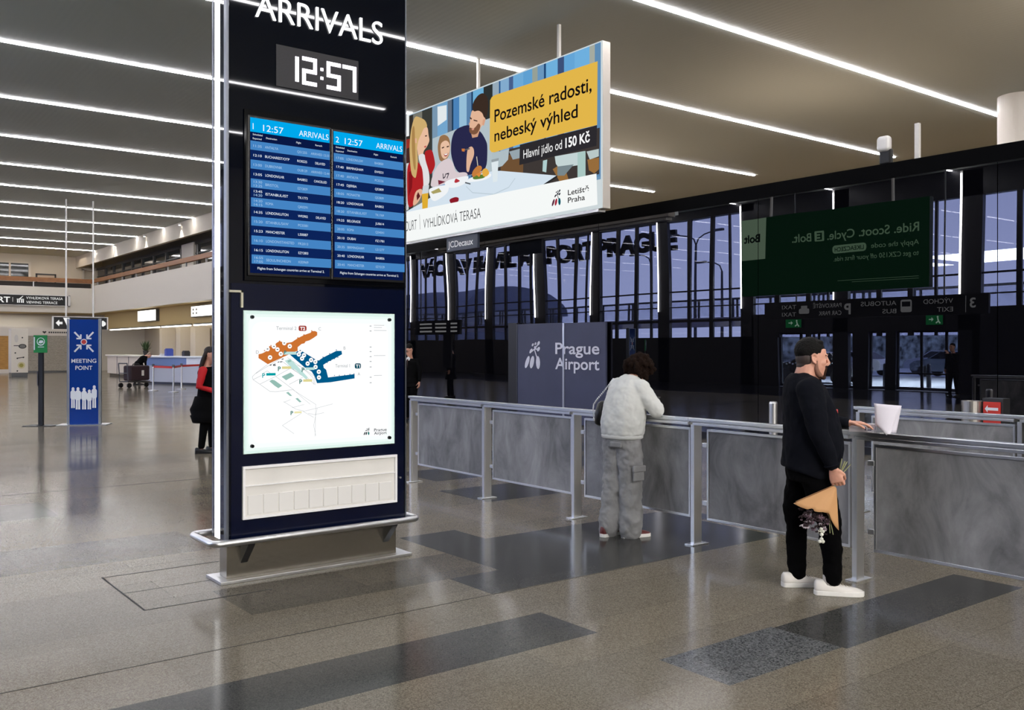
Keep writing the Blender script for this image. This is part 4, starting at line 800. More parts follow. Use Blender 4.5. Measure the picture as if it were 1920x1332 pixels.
def head_parts(mb, T):
    """skull, face, nose, lips and ears in a head frame (x ahead, z up, origin between the ears)"""
    k = MB(mb.M @ T)
    k.ell((-.012,0,.045),(.098,.077,.092),20)
    R = [(-.135,.015,.062,.022),(-.122,.0,.08,.036),(-.105,-.02,.088,.047),(-.085,-.035,.09,.056),(-.06,-.055,.092,.064),(-.03,-.075,.092,.070),(.0,-.088,.090,.073),(.03,-.092,.097,.074),(.07,-.09,.09,.069)]
    k.rings([oring(((b+f)/2,0,z),(1,0,0),(0,1,0),(f-b)/2,wd,20,2.2) for z,b,f,wd in R])
    k.limb([(.090,0,.030,.010),(.106,0,.0,.0108),(.117,0,-.022,.0118)],10); k.ell((.113,0,-.029),(.014,.013,.009),12); k.ell((.103,.013,-.036),(.014,.009,.009),10); k.ell((.103,-.013,-.036),(.014,.009,.009),10)
    k.ell((.092,0,-.064),(.012,.024,.007),10); k.ell((.089,0,-.077),(.012,.022,.008),10); k.ell((.08,0,-.112),(.018,.024,.016),12)
    for s in (-1,1):
        k.ell((.083,s*.032,.03),(.0135,.027,.009),10); k.ell((.083,s*.033,.019),(.0125,.017,.006),10); k.ell((.082,s*.033,.0),(.011,.016,.005),10); k.ell((.058,s*.046,-.022),(.03,.02,.026),12)
        k.ell((-.006,s*.0755,.0),(.014,.007,.027),12); k.tube([(-.006-.004*math.sin(t)+.0185*math.cos(t),s*(.083-.004*math.cos(t)),.004+.0285*math.sin(t)) for t in [math.radians(20+24*i) for i in range(12)]],.0055,8); k.ell((.002,s*.079,-.026),(.009,.006,.010),10); k.ell((.010,s*.076,.0),(.007,.006,.012),8)
    mb.v += k.v; off = len(mb.v)-len(k.v); mb.f += [tuple(i+off for i in f) for f in k.f]; mb.mi += k.mi
def eyes(T, M, parent):
    for s in (-1,1):
        e = MB(M @ T).ell((.0815,s*.033,.010),(.0105,.0125,.0062),12).build('eye', m_eye, parent, smooth=True); MB(M @ T).ell((.089,s*.0345,.010),(.0045,.006,.0055),10).build('iris', m_iris, e, smooth=True)
    for s in (-1,1): MB(M @ T).limb([(.0985,s*.013,.029,.005),(.0955,s*.033,.033,.006),(.080,s*.053,.029,.004)],8).build('eyebrow', m_hair, parent, smooth=True)
def hand(mb, w, f, n, s, curl=(.3,.5,.4), spread=.0, thumb=.6, sc=1, grip=False):
    """palm, four unequal bent fingers and a thumb; w wrist, f finger direction, n palm side, s thumb side"""
    w, f, n, s = Vector(w), Vector(f).normalized(), Vector(n), Vector(s)
    n = (n-f*n.dot(f)).normalized(); s = f.cross(n)*(1 if f.cross(n).dot(s) > 0 else -1)
    pal = [(0,.016,.027),(.03,.016,.036),(.065,.014,.042),(.09,.012,.041)]
    mb.rings([oring(w+f*(a*sc), n, s, b*sc, c_*sc, 14) for a,b,c_ in pal])
    for i, (off, ln) in enumerate(((.031,.078),(.0105,.086),(-.0105,.080),(-.031,.062))):
        p = w+f*(.083*sc)+s*(off*sc); d = (f+s*(off*spread*10)).normalized(); pts = [(*p,.0098*sc)]; a = 0
        for k_, fr in enumerate((.45,.31,.24)):
            a += curl[k_]*(1+.06*i); dd = d*math.cos(a)+n*math.sin(a); p = p+dd*(ln*fr*sc); pts.append((*p,(.0092,.0084,.0074)[k_]*sc))
        mb.limb(pts, 10)
    p = w+f*(.022*sc)+s*(.026*sc); d1 = (f*.6+s*.75+n*thumb*.4).normalized(); d2 = (f*.85+s*.25+n*thumb).normalized()
    if grip: d1 = (f*.75+s*.5+n*.45).normalized(); d2 = (f*.75-s*.12+n*.75).normalized()
    q = p+d1*(.042*sc); r = q+d2*(.034*sc); e = r+(d2+n*.3).normalized()*(.026*sc)
    mb.limb([(*p,.0145*sc),(*q,.0115*sc),(*r,.0098*sc),(*e,.008*sc)], 10)
def shoe(M, parent, m_up, m_sole, lace=None, L=.30, name='shoe'):
    k = L/.30
    R = [(-.095,.026,.03,.085),(-.085,.034,.02,.098),(-.05,.039,.02,.098),(-.01,.040,.02,.092),(.03,.043,.02,.080),(.08,.047,.02,.066),(.13,.048,.02,.055),(.17,.043,.02,.046),(.195,.03,.022,.036),(.203,.014,.025,.03)]
    u = MB(M); rr = []
    for x,wd,z0,z1 in R:
        rr.append([Vector((x*k, wd*k*math.copysign(abs(math.cos(t))**.75,math.cos(t)), z0+(z1-z0)*(max(0,math.sin(t))**.8))) for t in [PI*j/12 for j in range(13)]]+[Vector((x*k,0,z0))])
    u.rings(rr); sh = u.build(name, m_up, parent, smooth=True)
    s_ = MB(M); out = [(x*k,(wd+.004)*k) for x,wd,_,_ in R]; pts = [(-.102*k,0)]+out+[(.209*k,0)]+[(x,-y) for x,y in out[::-1]]
    s_.prism(pts,0,.03); s_.build('sole', m_sole, sh, bevel=.003)
    if lace:
        l = MB(M)
        for i in range(5):
            x = (.035+.02*i)*k; z = (.082-.0065*i); l.tube([(x,-.026,z-.012),(x,0,z+.004),(x,.026,z-.012)],.004,6)
        l.build('laces', lace, sh, smooth=True)
    return sh
RY = lambda a: Matrix.Rotation(a, 4, 'Y'); RZ = lambda a: Matrix.Rotation(a, 4, 'Z'); RX = lambda a: Matrix.Rotation(a, 4, 'X'); TR = lambda *p: Matrix.Translation(Vector(p))

# ---------------------------------------------------------------- the man with flowers
man = thing('person', 'bearded man in dark sweatshirt and black trousers holding flowers head down at the barrier', 'person', (5.443, 3.745, 0), math.radians(-41)); M = LM(man)
HT = TR(.0,0,1.572) @ RY(.04) @ RZ(.05)
b = MB(M); head_parts(b, HT)
b.limb([(-.062,0,1.40,.078),(-.045,0,1.46,.070),(-.022,0,1.54,.066)],16)
TM = [(-.02,0,.80,.10,.14),(-.01,0,.90,.12,.155),(.0,0,1.0,.165,.185),(-.005,0,1.1,.155,.182),(-.02,0,1.2,.145,.185),(-.045,0,1.3,.13,.19),(-.065,0,1.38,.105,.165),(-.07,0,1.44,.07,.085)]
trunk(b, TM)
ELR, WRR = (-.03,-.265,1.10), (.075,-.255,.862); ELL, WRL = (.10,.275,1.13), (.295,.17,1.125)
b.limb([(-.065,-.185,1.375,.062),(-.05,-.235,1.24,.052),(*ELR,.043)]); b.limb([(*ELR,.043),(.02,-.262,.99,.039),(*WRR,.027)])
b.limb([(-.06,.185,1.375,.062),(.01,.24,1.25,.052),(*ELL,.043)]); b.limb([(*ELL,.043),(.19,.235,1.128,.038),(*WRL,.027)])
hand(b, WRR, (.28,.05,-1), (.35,.9,.2), (.9,-.25,.2), (.55,.95,.7), 0, .7, 1.05, True); hand(b, WRL, (.97,-.25,.02), (0,0,-1), (-.2,-1,0), (.25,.3,.25), 0, .3)
KR, AR, KL, AL = (.085,-.105,.47), (.105,-.10,.085), (-.075,.105,.47), (-.068,.105,.085)
for hp,k_,a_ in (((.005,-.1,.86),KR,AR),((-.035,.1,.86),KL,AL)): b.limb([(*hp,.08),(*k_,.055),(*a_,.035)])
body = fuse(b, 'body', m_skin, man, .0042, 4)
eyes(HT, M, man)
h = MB(M @ HT); h.ell((-.017,0,.057),(.1015,.0805,.0935),24); h.ell((.03,0,.112),(.046,.056,.022),14); h.ell((-.052,0,.052),(.066,.077,.066),16)
hair = fuse(h, 'hair', m_hair, man, .005, 2, noise=(.015,.005))
h = MB(M @ HT); h.ell((-.036,0,.004),(.0715,.0755,.074),18); h.ell((-.01,0,.03),(.062,.0775,.045),16); h.ell((-.058,0,-.045),(.042,.054,.04),14); fuse(h, 'hair_fade', m_fade, man, .005, 2)
h = MB(M @ HT)
for s in (-1,1): h.limb([(.05,s*.042,-.116,.009),(.072,s*.026,-.124,.013),(.086,0,-.122,.017)],10); h.limb([(.099,s*.004,-.05,.008),(.096,s*.022,-.058,.007),(.085,s*.034,-.085,.009),(.08,s*.02,-.115,.012)],8)
fuse(h, 'beard', m_beard, man, .005, 2, noise=(.012,.004))
h = MB(M @ HT)
for s in (-1,1): h.limb([(.012,s*.0675,.02,.008),(.012,s*.064,-.03,.0125),(.016,s*.0585,-.065,.016),(.03,s*.046,-.092,.02),(.055,s*.028,-.113,.019)],12)
fuse(h, 'stubble', mat('stubble', (138,98,82), .7, vary=(260,.25)), man, .005, 3)
# sweatshirt
m_sw = mat('sweat_navy', (12,14,22), .9, spec=.12, bump=(300,.15))
g = MB(M); SW = [(-.035,0,.79,.168,.205),(-.01,0,.86,.188,.215),(.005,0,.95,.195,.218),(.007,0,1.03,.195,.218),(-.003,0,1.12,.183,.212),(-.02,0,1.22,.168,.208),(-.045,0,1.31,.15,.205),(-.065,0,1.39,.125,.175),(-.068,0,1.435,.098,.115),(-.062,0,1.462,.078,.083)]
trunk(g, SW)
g.limb([(-.06,-.185,1.365,.092),(-.045,-.245,1.24,.078),(-.03,-.27,1.11,.067)]); g.limb([(-.03,-.27,1.11,.067),(.02,-.268,.99,.058),(.063,-.258,.885,.042)])
g.limb([(-.055,.185,1.365,.092),(.01,.245,1.25,.075),(.10,.275,1.13,.062)]); g.limb([(.10,.275,1.13,.062),(.19,.235,1.128,.055),(.275,.18,1.125,.04)])
g.limb([(-.04,-.19,1.28,.09),(-.05,-.15,1.38,.085),(-.062,-.05,1.425,.06)]); g.limb([(-.05,.19,1.28,.09),(-.05,.15,1.38,.085),(-.062,.05,1.425,.06)])
swt = fuse(g, 'sweatshirt', m_sw, man, .008, 10, noise=(.10,.022))
MB(M).tube([(-.057+.070*math.cos(t),.076*math.sin(t),1.455-.014*math.cos(t)) for t in [2*PI*i/24 for i in range(24)]],.009,8,close=True).build('collar', m_sw, swt, smooth=True)
MB(M).tube([(.063+.043*math.cos(t)*.95,-.258+.043*math.sin(t),.884-.3*.043*math.cos(t)*-1) for t in [2*PI*i/20 for i in range(20)]],.008,8,close=True).build('cuff', m_sw, swt, smooth=True)
lb = MB(M); lb.box(.125,.152,-.085,-.055,1.19,1.235,0); lb.build('chest_print', mat('print_red2',(190,44,48),.6), swt)
# trousers
m_tr = mat('trouser_black', (4,4,5), .95, spec=.08, bump=(60,.2)); g = MB(M)
trunk(g, [(-.03,0,.74,.13,.175),(-.02,0,.82,.14,.178),(-.015,0,.93,.14,.178)])
g.limb([(-.0,-.09,.78,.10),(.045,-.105,.64,.10),(.088,-.105,.47,.079),(.105,-.10,.28,.068),(.112,-.10,.14,.064),(.112,-.10,.10,.06)],18); g.limb([(-.04,.09,.78,.10),(-.06,.105,.64,.10),(-.078,.105,.47,.079),(-.075,.105,.28,.068),(-.07,.105,.14,.062),(-.07,.105,.10,.058)],18)
fuse(g, 'trousers', m_tr, man, .009, 4, noise=(.09,.03))
m_sh = mat('shoe_white', (226,222,216), .5); m_so = mat('sole_white', (236,234,230), .4); m_lc = mat('lace_beige', (186,176,158), .7)
shoe(M @ TR(.095,-.105,0) @ RZ(-.1), man, m_sh, m_so, m_lc, .315); shoe(M @ TR(-.075,.105,0) @ RZ(.12), man, m_sh, m_so, m_lc, .315)
for x,y in ((.09,-.103),(-.08,.105)): MB(M).lathe([(.042,.07),(.043,.12),(.04,.13)],(x,y,0),n=16).build('sock', mat('sock_white',(205,200,196),.8), man, smooth=True)
# bouquet, held upside down in brown paper
bq = thing('bouquet', 'bouquet in brown paper hanging head down from the right hand of the bearded man', 'bouquet', tuple((M @ Vector((.06,-.27,.75)))[:])); 
ap = Vector((.094,-.236,.752)); NA = 28
CUT = [(0,.30),(.10,.275),(.22,.245),(.26,.215),(.33,.225),(.5,.195),(.66,.185),(.70,.19),(.85,.24),(1,.295)]
def cut(t):
    for (a,ra),(b_,rb) in zip(CUT,CUT[1:]):
        if t <= b_: return ra+(rb-ra)*(t-a)/(b_-a)
def wrap_sheet(dy, bow, k0):
    pm = MB(M); G = []
    for k_ in range(9):
        row = []
        for i in range(NA+1):
            t = i/NA; ang = math.radians(66-69*t); r = cut(t)*k0*(.07+.93*k_/8)
            row.append(ap+Vector((-math.sin(ang)*r, dy-bow*math.sin(PI*t)*(k_/8)**.8, -math.cos(ang)*r)))
        G.append(row)
    for k_ in range(8):
        for i in range(NA): pm.poly([G[k_][i],G[k_][i+1],G[k_+1][i+1],G[k_+1][i]])
    return pm
po = wrap_sheet(-.012,.06,1).build('paper_wrap', mat('kraft', (206,156,106), .7, bump=(8,.1)), bq, smooth=True, merge=True); sd = po.modifiers.new('t','SOLIDIFY'); sd.thickness = .002
po = wrap_sheet(.02,-.045,.93).build('inner_wrap', mat('kraft_in', (176,128,88), .7), bq, smooth=True, merge=True); sd = po.modifiers.new('t','SOLIDIFY'); sd.thickness = .002
random.seed(11); fl = {0: MB(M), 1: MB(M), 2: MB(M)}
for i in range(90):
    a = random.random(); c_ = Vector((-.135+.17*a, -.25+random.uniform(-.035,.03), .60-.05*a-random.random()*.12)); r = random.uniform(.005,.013); kind = random.choice((0,0,0,1,2)) 
    for j in range(5):
        t = 2*PI*j/5+random.random(); fl[kind].ell(c_+Vector((r*math.cos(t),r*.6*math.sin(t),r*.5*math.sin(2*t))),(r*.55,r*.4,r*.55),8)
for kk,(nm,c_) in enumerate((('dark_blossoms',(44,24,30)),('white_blossoms',(196,184,194)),('lilac_blossoms',(112,88,102)))): fl[kk].build(nm, mat(nm,c_,.7), bq, smooth=True)['kind'] = 'stuff'
wf = MB(M)
for c_ in ((.0,.465),(.012,.45),(-.012,.448),(.004,.43),(.003,.40),(-.008,.385),(.012,.384)): wf.ell((c_[0]-.005,-.255,c_[1]),(.013,.011,.012),8)
wf.limb([(-.003,-.255,.47,.003),(.0,-.255,.39,.003)],6); wf.build('white_sprig', mat('sprig_white',(226,226,214),.7), bq, smooth=True)
sg = MB(M)
for x,y,z in ((.135,-.25,.92),(.15,-.26,.905),(.17,-.24,.90),(.185,-.262,.885),(.142,-.27,.89)): sg.limb([(.07,-.24,.70,.003),(.108,-.224,.79,.0035),(x,y+.02,z,.004)],7)
for x,z in ((.055,.44),(.075,.43)): sg.limb([(.05,-.24,.56,.003),(x,-.245,z,.003)],6)
sg.build('stems', mat('stem_green',(150,152,112),.6), bq, smooth=True)
# small box and papers on the rail
bw = M @ Vector((.345,.165,0))
t = thing('phone_box', 'small white carton on the barrier rail under the hand of the bearded man', 'box', (5.93,3.665,1.058), math.radians(-66)); m_bx = mat('carton_white',(222,218,226),.35)
MB(LM(t)).box(-.085,.085,-.045,.045,.0,.056).build('carton', m_bx, t, bevel=.002)
pr = MB(LM(t)); pr.box(.04,.065,-.0465,-.0455,.012,.02).box(.04,.065,-.0465,-.0455,.028,.036).box(.02,.03,-.0465,-.0455,.012,.036).box(.0855,.0865,-.006,.006,.016,.042); pr.build('print', mat('print_dark',(90,88,120)), t)
t = thing('paper_sheets', 'folded white paper sheets standing up in the left hand of the bearded man', 'papers', (5.95,3.5,1.06), math.radians(-44)); m_pp = mat('paper_white',(222,218,230),.7)
def sheet(name, pts, n=8):
    a,b_,c_,d = [Vector(p) for p in pts]; g = MB(LM(t))
    for i in range(n):
        for j in range(n):
            q_ = []
            for u,v in ((i/n,j/n),((i+1)/n,j/n),((i+1)/n,(j+1)/n),(i/n,(j+1)/n)):
                p = a.lerp(b_,u).lerp(d.lerp(c_,u),v); q_.append(p+Vector((0,-.018*math.sin(PI*u)*(1-.4*v),0)))
            g.poly(q_)
    o = g.build(name, m_pp, t, smooth=True, merge=True); s_ = o.modifiers.new('t','SOLIDIFY'); s_.thickness = .0015
sheet('front_sheet', ((-.075,-.02,.055),(.005,-.06,-.03),(.095,-.02,.185),(-.085,-.02,.205))); sheet('rear_sheet', ((-.0,.0,.0),(.07,.0,.0),(.105,.0,.188),(-.06,.01,.2)))

# ---------------------------------------------------------------- the curly-haired one leaning on the rail
wm = thing('person', 'curly-haired person in white sweatshirt and grey cargo trousers leaning on the barrier', 'person', (5.66, 5.85, 0), math.radians(2)); M = LM(wm)
HT = TR(.255,0,1.41) @ RY(.75)
b = MB(M); head_parts(b, HT); b.limb([(.165,0,1.34,.06),(.215,0,1.38,.055),(.24,0,1.40,.055)],14)
trunk(b, [(.06,0,.83,.10,.15),(.06,0,.92,.11,.16),(.07,0,1.05,.10,.135),(.10,0,1.18,.11,.14),(.14,0,1.28,.10,.15),(.165,0,1.34,.07,.11)])
for s in (-1,1):
    b.limb([(.15,s*.155,1.30,.055),(.18,s*.21,1.19,.046),(.215,s*.255,1.10,.04)]); b.limb([(.215,s*.255,1.10,.04),(.30,s*.17,1.105,.034),(.375,s*.09,1.115,.026)])
    hand(b, (.375,s*.09,1.115), (.8,-s*.5,.25), (0,-s*.4,.9), (0,-s*.6,.6), (.5,.5,.3), 0, .6, .92)
    b.limb([(.06,s*.085,.86,.09),(.02+.04*(s<0),s*(.07 if s > 0 else .1),.48,.055),(-.05+.1*(s<0),s*(.06 if s > 0 else .105),.09,.035)])
fuse(b, 'body', m_skin2, wm, .007, 4)
random.seed(5); h = MB(M @ HT); h.ell((-.03,0,.05),(.115,.105,.11),16)
for i in range(170):
    th = random.random()*2*PI; ph = math.acos(random.uniform(-.75,1)); d = Vector((math.sin(ph)*math.cos(th),math.sin(ph)*math.sin(th),math.cos(ph)))
    if d.x > .55 and d.z < .35: continue
    p = Vector((-.03,0,.05))+Vector((d.x*.125,d.y*.12,d.z*.125))*random.uniform(.88,1.08); h.ell(p, random.uniform(.016,.028), 8)
fuse(h, 'curly_hair', mat('hair_brown',(30,19,14),.85,spec=.1,bump=(90,.8)), wm, .007, 1, .4, noise=(.012,.012))
m_wh = mat('sweat_white', (206,208,206), .85, bump=(250,.12)); g = MB(M)
trunk(g, [(.055,0,.868,.148,.178),(.055,0,.90,.165,.195),(.06,0,.96,.172,.20),(.075,0,1.06,.168,.198),(.10,0,1.16,.162,.192),(.135,0,1.26,.148,.182),(.165,0,1.33,.115,.145),(.195,0,1.385,.075,.08)])
for s in (-1,1):
    g.limb([(.14,s*.14,1.29,.088),(.175,s*.205,1.19,.08),(.215,s*.255,1.115,.07)]); g.limb([(.215,s*.255,1.115,.066),(.29,s*.18,1.115,.058),(.35,s*.115,1.115,.045)])
fuse(g, 'sweatshirt', m_wh, wm, .009, 4, noise=(.09,.03))
MB(M).rings([oring((.055,0,z),(1,0,0),(0,1,0),a,bb_,28) for z,a,bb_ in ((.855,.15,.18),(.862,.158,.188),(.885,.16,.19),(.892,.15,.18))]).build('waistband', m_wh, wm, smooth=True)
m_cg = mat('cargo_grey', (142,142,144), .9, bump=(200,.25), vary=(9,.12)); g = MB(M)
trunk(g, [(.055,0,.78,.12,.165),(.055,0,.85,.135,.175),(.055,0,.93,.13,.165)])
g.limb([(.055,-.085,.80,.115),(.055,-.095,.62,.105),(.055,-.10,.46,.098),(.05,-.105,.28,.10),(.045,-.105,.12,.105),(.045,-.105,.06,.098)],18); g.limb([(.05,.075,.80,.112),(.035,.075,.62,.10),(.015,.07,.46,.092),(-.02,.065,.28,.088),(-.05,.06,.12,.09),(-.055,.06,.06,.085)],18)
ct = fuse(g, 'cargo_trousers', m_cg, wm, .009, 4, noise=(.08,.04))
pk = MB(M); pk.box(-.03,.10,-.222,-.20,.50,.60); pk.build('leg_pocket', m_cg, ct, bevel=.012); MB(M).box(-.04,.11,-.232,-.205,.58,.635).build('pocket_flap', m_cg, ct, bevel=.01); MB(M).box(-.105,-.085,-.13,.0,.79,.835).build('back_pocket', m_cg, ct, bevel=.008)
m_rd = mat('shoe_maroon',(92,34,34),.5); shoe(M @ TR(.055,-.105,0) @ RZ(-.35), wm, m_rd, m_so, None, .27); shoe(M @ TR(-.06,.06,0) @ RZ(.1), wm, m_rd, m_so, None, .27)
t = thing('shoulder_bag', 'black shoulder bag with chain on the left side of the curly-haired person', 'bag', tuple((M @ Vector((.06,.26,1.05)))[:])); g = MB(M)
g.rings([oring((.08,.245,z),(1,0,0),(0,1,0),a,bb_,20,3) for z,a,bb_ in ((.95,.07,.03),(.97,.10,.05),(1.06,.10,.052),(1.15,.07,.035),(1.17,.04,.015))]); g.build('body', mat('bag_black',(12,12,14),.35,bump=(12,.3)), t, smooth=True)
c_ = MB(M); P = [Vector((-.03,.265,1.0)),Vector((-.04,.27,1.08)),Vector((-.02,.28,1.14)),Vector((.02,.27,1.19)),Vector((.07,.235,1.26)),Vector((.13,.17,1.38))]
for a,b_ in zip(P,P[1:]):
    n_ = max(2,int((b_-a).length/.016))
    for i in range(n_): c_.ell(a.lerp(b_,i/n_),(.007,.007,.010),6)
c_.build('chain_strap', M_steel, t, smooth=True)
M_ph = M; t = thing('phone', 'dark phone held over the rail by the curly-haired person', 'phone', tuple((M @ Vector((.45,.0,1.15)))[:])); MB(M @ TR(.455,0,1.165) @ RY(-.5)).box(-.075,.075,-.037,.037,-.004,.004).build('phone_body', M_black, t, bevel=.004)

# ---------------------------------------------------------------- simple clothed figures farther off
def figure(label, loc, rot, hgt, top, legs, hair, lean=0, turn=0, pitch=.1, sleeves=None, arms=None, longhair=False, coat=0, vox=.011, stance=.1, skin=None, group=None):
    p = thing('person', label, 'person', loc, rot, group); M = LM(p) @ Matrix.Scale(hgt/1.74, 4)
    sl, cl = math.sin(lean), math.cos(lean); sp = lambda a, z: (a*cl+sl*z, .92+cl*z-a*sl)      # point above the hips, leant forward
    def S(a, y, z): q_ = sp(a, z); return (q_[0], y, q_[1])
    hc = S(.03,0,.68) if lean < .5 else S(.05,0,.66); HT = TR(*hc) @ RZ(turn) @ RY(lean*.9+pitch)
    b = MB(M); head_parts(b, HT); b.limb([(*S(-.02,0,.5),.06),(*S(.0,0,.58),.055),(hc[0]-.01,0,hc[2]-.05,.052)])
    TL = [(0,0,.84,.11,.155),(*S(0,0,.02),.115,.16),(*S(0,0,.16),.11,.145),(*S(-.01,0,.30),.12,.16),(*S(-.015,0,.42),.11,.17),(*S(-.02,0,.49),.08,.12)]; trunk(b, TL)
    arms = arms or [((.0,-.24,.22),(.06,-.25,-.02)),((.0,.24,.22),(.06,.25,-.02))]; A2 = []
    for s,(e,w_) in zip((-1,1),arms):
        sh = S(-.02,s*.17,.43); e = S(*e); w_ = S(*w_); A2.append((sh,e,w_)); b.limb([(*sh,.05),(*e,.038),(*w_,.027)]); d = Vector(w_)-Vector(e); hand(b, w_, d, (0,-s,.1), (1,0,0), (.3,.4,.3), 0, .5)
    Lg = []
    for s in (-1,1):
        x = stance*s*.5; k_ = (x*.5+.02,s*.095,.48); a_ = (x,s*.1,.085); Lg.append((k_,a_)); b.limb([(0,s*.09,.86,.085),(*k_,.052),(*a_,.035)])
    fuse(b, 'body', skin or m_skin, p, vox, 3); eyes(HT, M, p)
    h = MB(M @ HT); h.ell((-.02,0,.068),(.1,.083,.082),14); h.ell((-.045,0,.02),(.072,.08,.075),14)
    if longhair:
        for i in range(9): y = -.07+.0175*i; h.limb([(-.06,y,.05,.03),(-.09,y*1.3,-.1,.03),(-.10-.01*(i%3),y*1.5,-.22,.026),(-.09+.02*(i%2),y*1.6,-.33-.03*(i%3),.012)],8)
    fuse(h, 'hair', hair, p, vox*.8, 2)
    g = MB(M); trunk(g, [((0),0,.90-coat,.145+coat*.15,.185+coat*.15)]+[(a,b_,c_,d+.022,e+.022) for a,b_,c_,d,e in ([(0,0,.86,.115,.16)] if coat else [])+TL[1:]])
    if not sleeves:
        for sh,e,w_ in A2: g.limb([(*sh,.07),(*e,.054),(*Vector(e).lerp(Vector(w_),.9),.041)])
    fuse(g, 'jacket' if coat else 'top', top, p, vox, 3, noise=(.1,.02))
    if sleeves:
        for sh,e,w_ in A2: g = MB(M); g.limb([(*sh,.072),(*e,.058),(*Vector(e).lerp(Vector(w_),.92),.042)]); fuse(g, 'sleeve', sleeves, p, vox, 2, noise=(.1,.02))
    g = MB(M); trunk(g, [(0,0,.78,.115,.16),(0,0,.86,.125,.17),(0,0,.93,.12,.165)])
    for s,(k_,a_) in zip((-1,1),Lg): g.limb([(0,s*.09,.82,.1),(*k_,.07),(a_[0],a_[1],.12,.055)])
    fuse(g, 'trousers', legs, p, vox, 3)
    for s,(k_,a_) in zip((-1,1),Lg): shoe(M @ TR(a_[0]-.01,a_[1],0) @ RZ(s*-.12), p, M_black, M_black, None, .28)
    return p, M, HT
m_suit = mat('suit_black', (8,8,10), .9, spec=.1); m_blk = mat('cloth_black', (8,8,9), .9, spec=.1); m_red = mat('sleeve_red', (196,14,26), .7)
p,M,HT = figure('man in black suit, glasses and tie at the right edge of the dark column', (10.75,17.72,0), math.radians(213), 1.73, m_suit, m_suit, m_hair, .04, -.35, .4, coat=.12)
g = MB(M); g.add([(.118,-.05,1.42),(.128,.0,1.22),(.118,.05,1.42),(.10,.0,1.46)],[(0,1,2,3)]); sh_ = g.build('shirt', mat('shirt_white',(226,226,228),.7), p, fix=False); sh_.modifiers.new('t','SOLIDIFY').thickness = .03
MB(M).add([(.142,-.014,1.40),(.15,.0,1.2),(.142,.014,1.40)],[(0,1,2)]).build('tie', mat('tie_dark',(60,36,30),.6), p, fix=False).modifiers.new('t','SOLIDIFY').thickness = .012
gl_ = MB(M @ HT)
for s in (-1,1): gl_.tube([(.1,s*.033+.02*math.cos(t),.01+.015*math.sin(t)) for t in [2*PI*i/12 for i in range(12)]],.003,6,close=True); gl_.tube([(.1,s*.053,.012),(.0,s*.083,.012)],.003,6)
gl_.tube([(.102,-.013,.014),(.102,.013,.014)],.003,6).build('glasses', M_black, p)
p,M,HT = figure('long-haired woman with red sleeves and black skirted coat half hidden behind the dark column', (5.03,14.4,0), math.radians(-40), 1.66, m_blk, m_blk, mat('hair_long',(34,24,22),.6), .05, 0, .1, sleeves=m_red, arms=[((-.04,-.25,.17),(.17,-.20,.12)),((-.03,.26,.20),(.2,.16,.13))], longhair=True, coat=.28, vox=.009)
g = MB(M); g.rings([oring((-.02,0,z),(1,0,0),(0,1,0),a,bb_,24) for z,a,bb_ in ((.50,.19,.22),(.52,.20,.23),(.62,.235,.25),(.63,.215,.23),(.72,.24,.25),(.80,.2,.22),(.93,.16,.19))]); g.build('skirt', m_blk, p, smooth=True)
figure('person in black bent far over the pale counter beside the luggage trolley', (11.75,42.45,0), math.radians(10), 1.72, m_blk, m_blk, mat('hair_grey',(150,128,112),.6), .85, 0, .2, arms=[((.12,-.2,.25),(.3,-.12,.18)),((.12,.2,.25),(.3,.12,.18))], stance=.3, vox=.014)
figure('dark figure with raised arm by the entrance doors, mirrored in the glass', (-4.4,15.4,0), math.radians(10), 1.80, m_blk, m_blk, m_hair, .03, 0, 0, arms=[((.14,-.2,.24),(.3,-.06,.5)),((.0,.24,.22),(.06,.25,-.02))], vox=.014, coat=.1)
figure('dark figure waiting in the hall, mirrored in the glass beside the hanging sign', (9.3,25.0,0), math.radians(30), 1.78, m_blk, m_blk, m_hair, .0, 0, 0, vox=.014, coat=.3)
# ================================================================ things of the hall and street that only the dark glass shows
t = thing('ride_billboard', 'green hanging billboard with pale ride lettering, mirrored in the dark glass', 'billboard', (1.0,16.6,3.35)); 
MB().box(.8,1.0,13.36,19.9,3.35,5.9).build('light_box', mat('board_green_case',(20,40,28),.5), t, bevel=.01)
F = Flat(frame((1.002,13.36,3.35),(0,1,0),(0,0,1)),.002); GT = g3(150,190,150,1.0); W, Hh = 6.54, 2.55
F.r(0,W,0,Hh,g3(16,62,32,.9)); F.r(5.55,W,1.2,Hh,g3(168,200,164,1.1)); F.t('Bolt', 6.1,1.78,.27,g3(16,40,24,.5),.66,'c',.03)
F.t('Ride. Scoot. Cycle.', .3,1.62,.27,GT,3.0,bold=.01); F.p(rrect(3.42,3.78,1.6,1.92,.03),GT); F.t('E',3.6,1.65,.22,g3(16,62,32,.9),.2,'c',.03); F.t('Bolt.', 3.9,1.62,.27,GT,.68,bold=.01)
F.t('Apply the code', .3,1.24,.15,GT,1.5); F.p(rrect(1.95,3.1,1.17,1.42,.1),GT); F.t('LIKEACZECH',2.52,1.23,.13,g3(16,62,32,.9),.98,'c',.02); F.t('to get CZK150 off your first ride.', .3,.93,.15,GT,2.75)
F.r(.3,2.9,.32,.33,GT); F.r(.3,2.4,.26,.27,GT); F.build('poster', t)
for y in (14.5,18.8): MB().box(.87,.93,y-.03,y+.03,5.9,H+.06).build('hanger', M_white, t)
t = thing('exit_direction_sign', 'long black sign with exit, bus and taxi words, mirrored in the dark glass', 'sign', (-2,17.4,2.7)); MB().box(-2.1,-2.0,13.2,21.2,2.66,3.28).build('board', m_sb, t)
for y in (14.5,20): MB().cyl((-2.05,y,3.28),(-2.05,y,H+.06),.025).build('hanging_rod', M_dsteel, t)
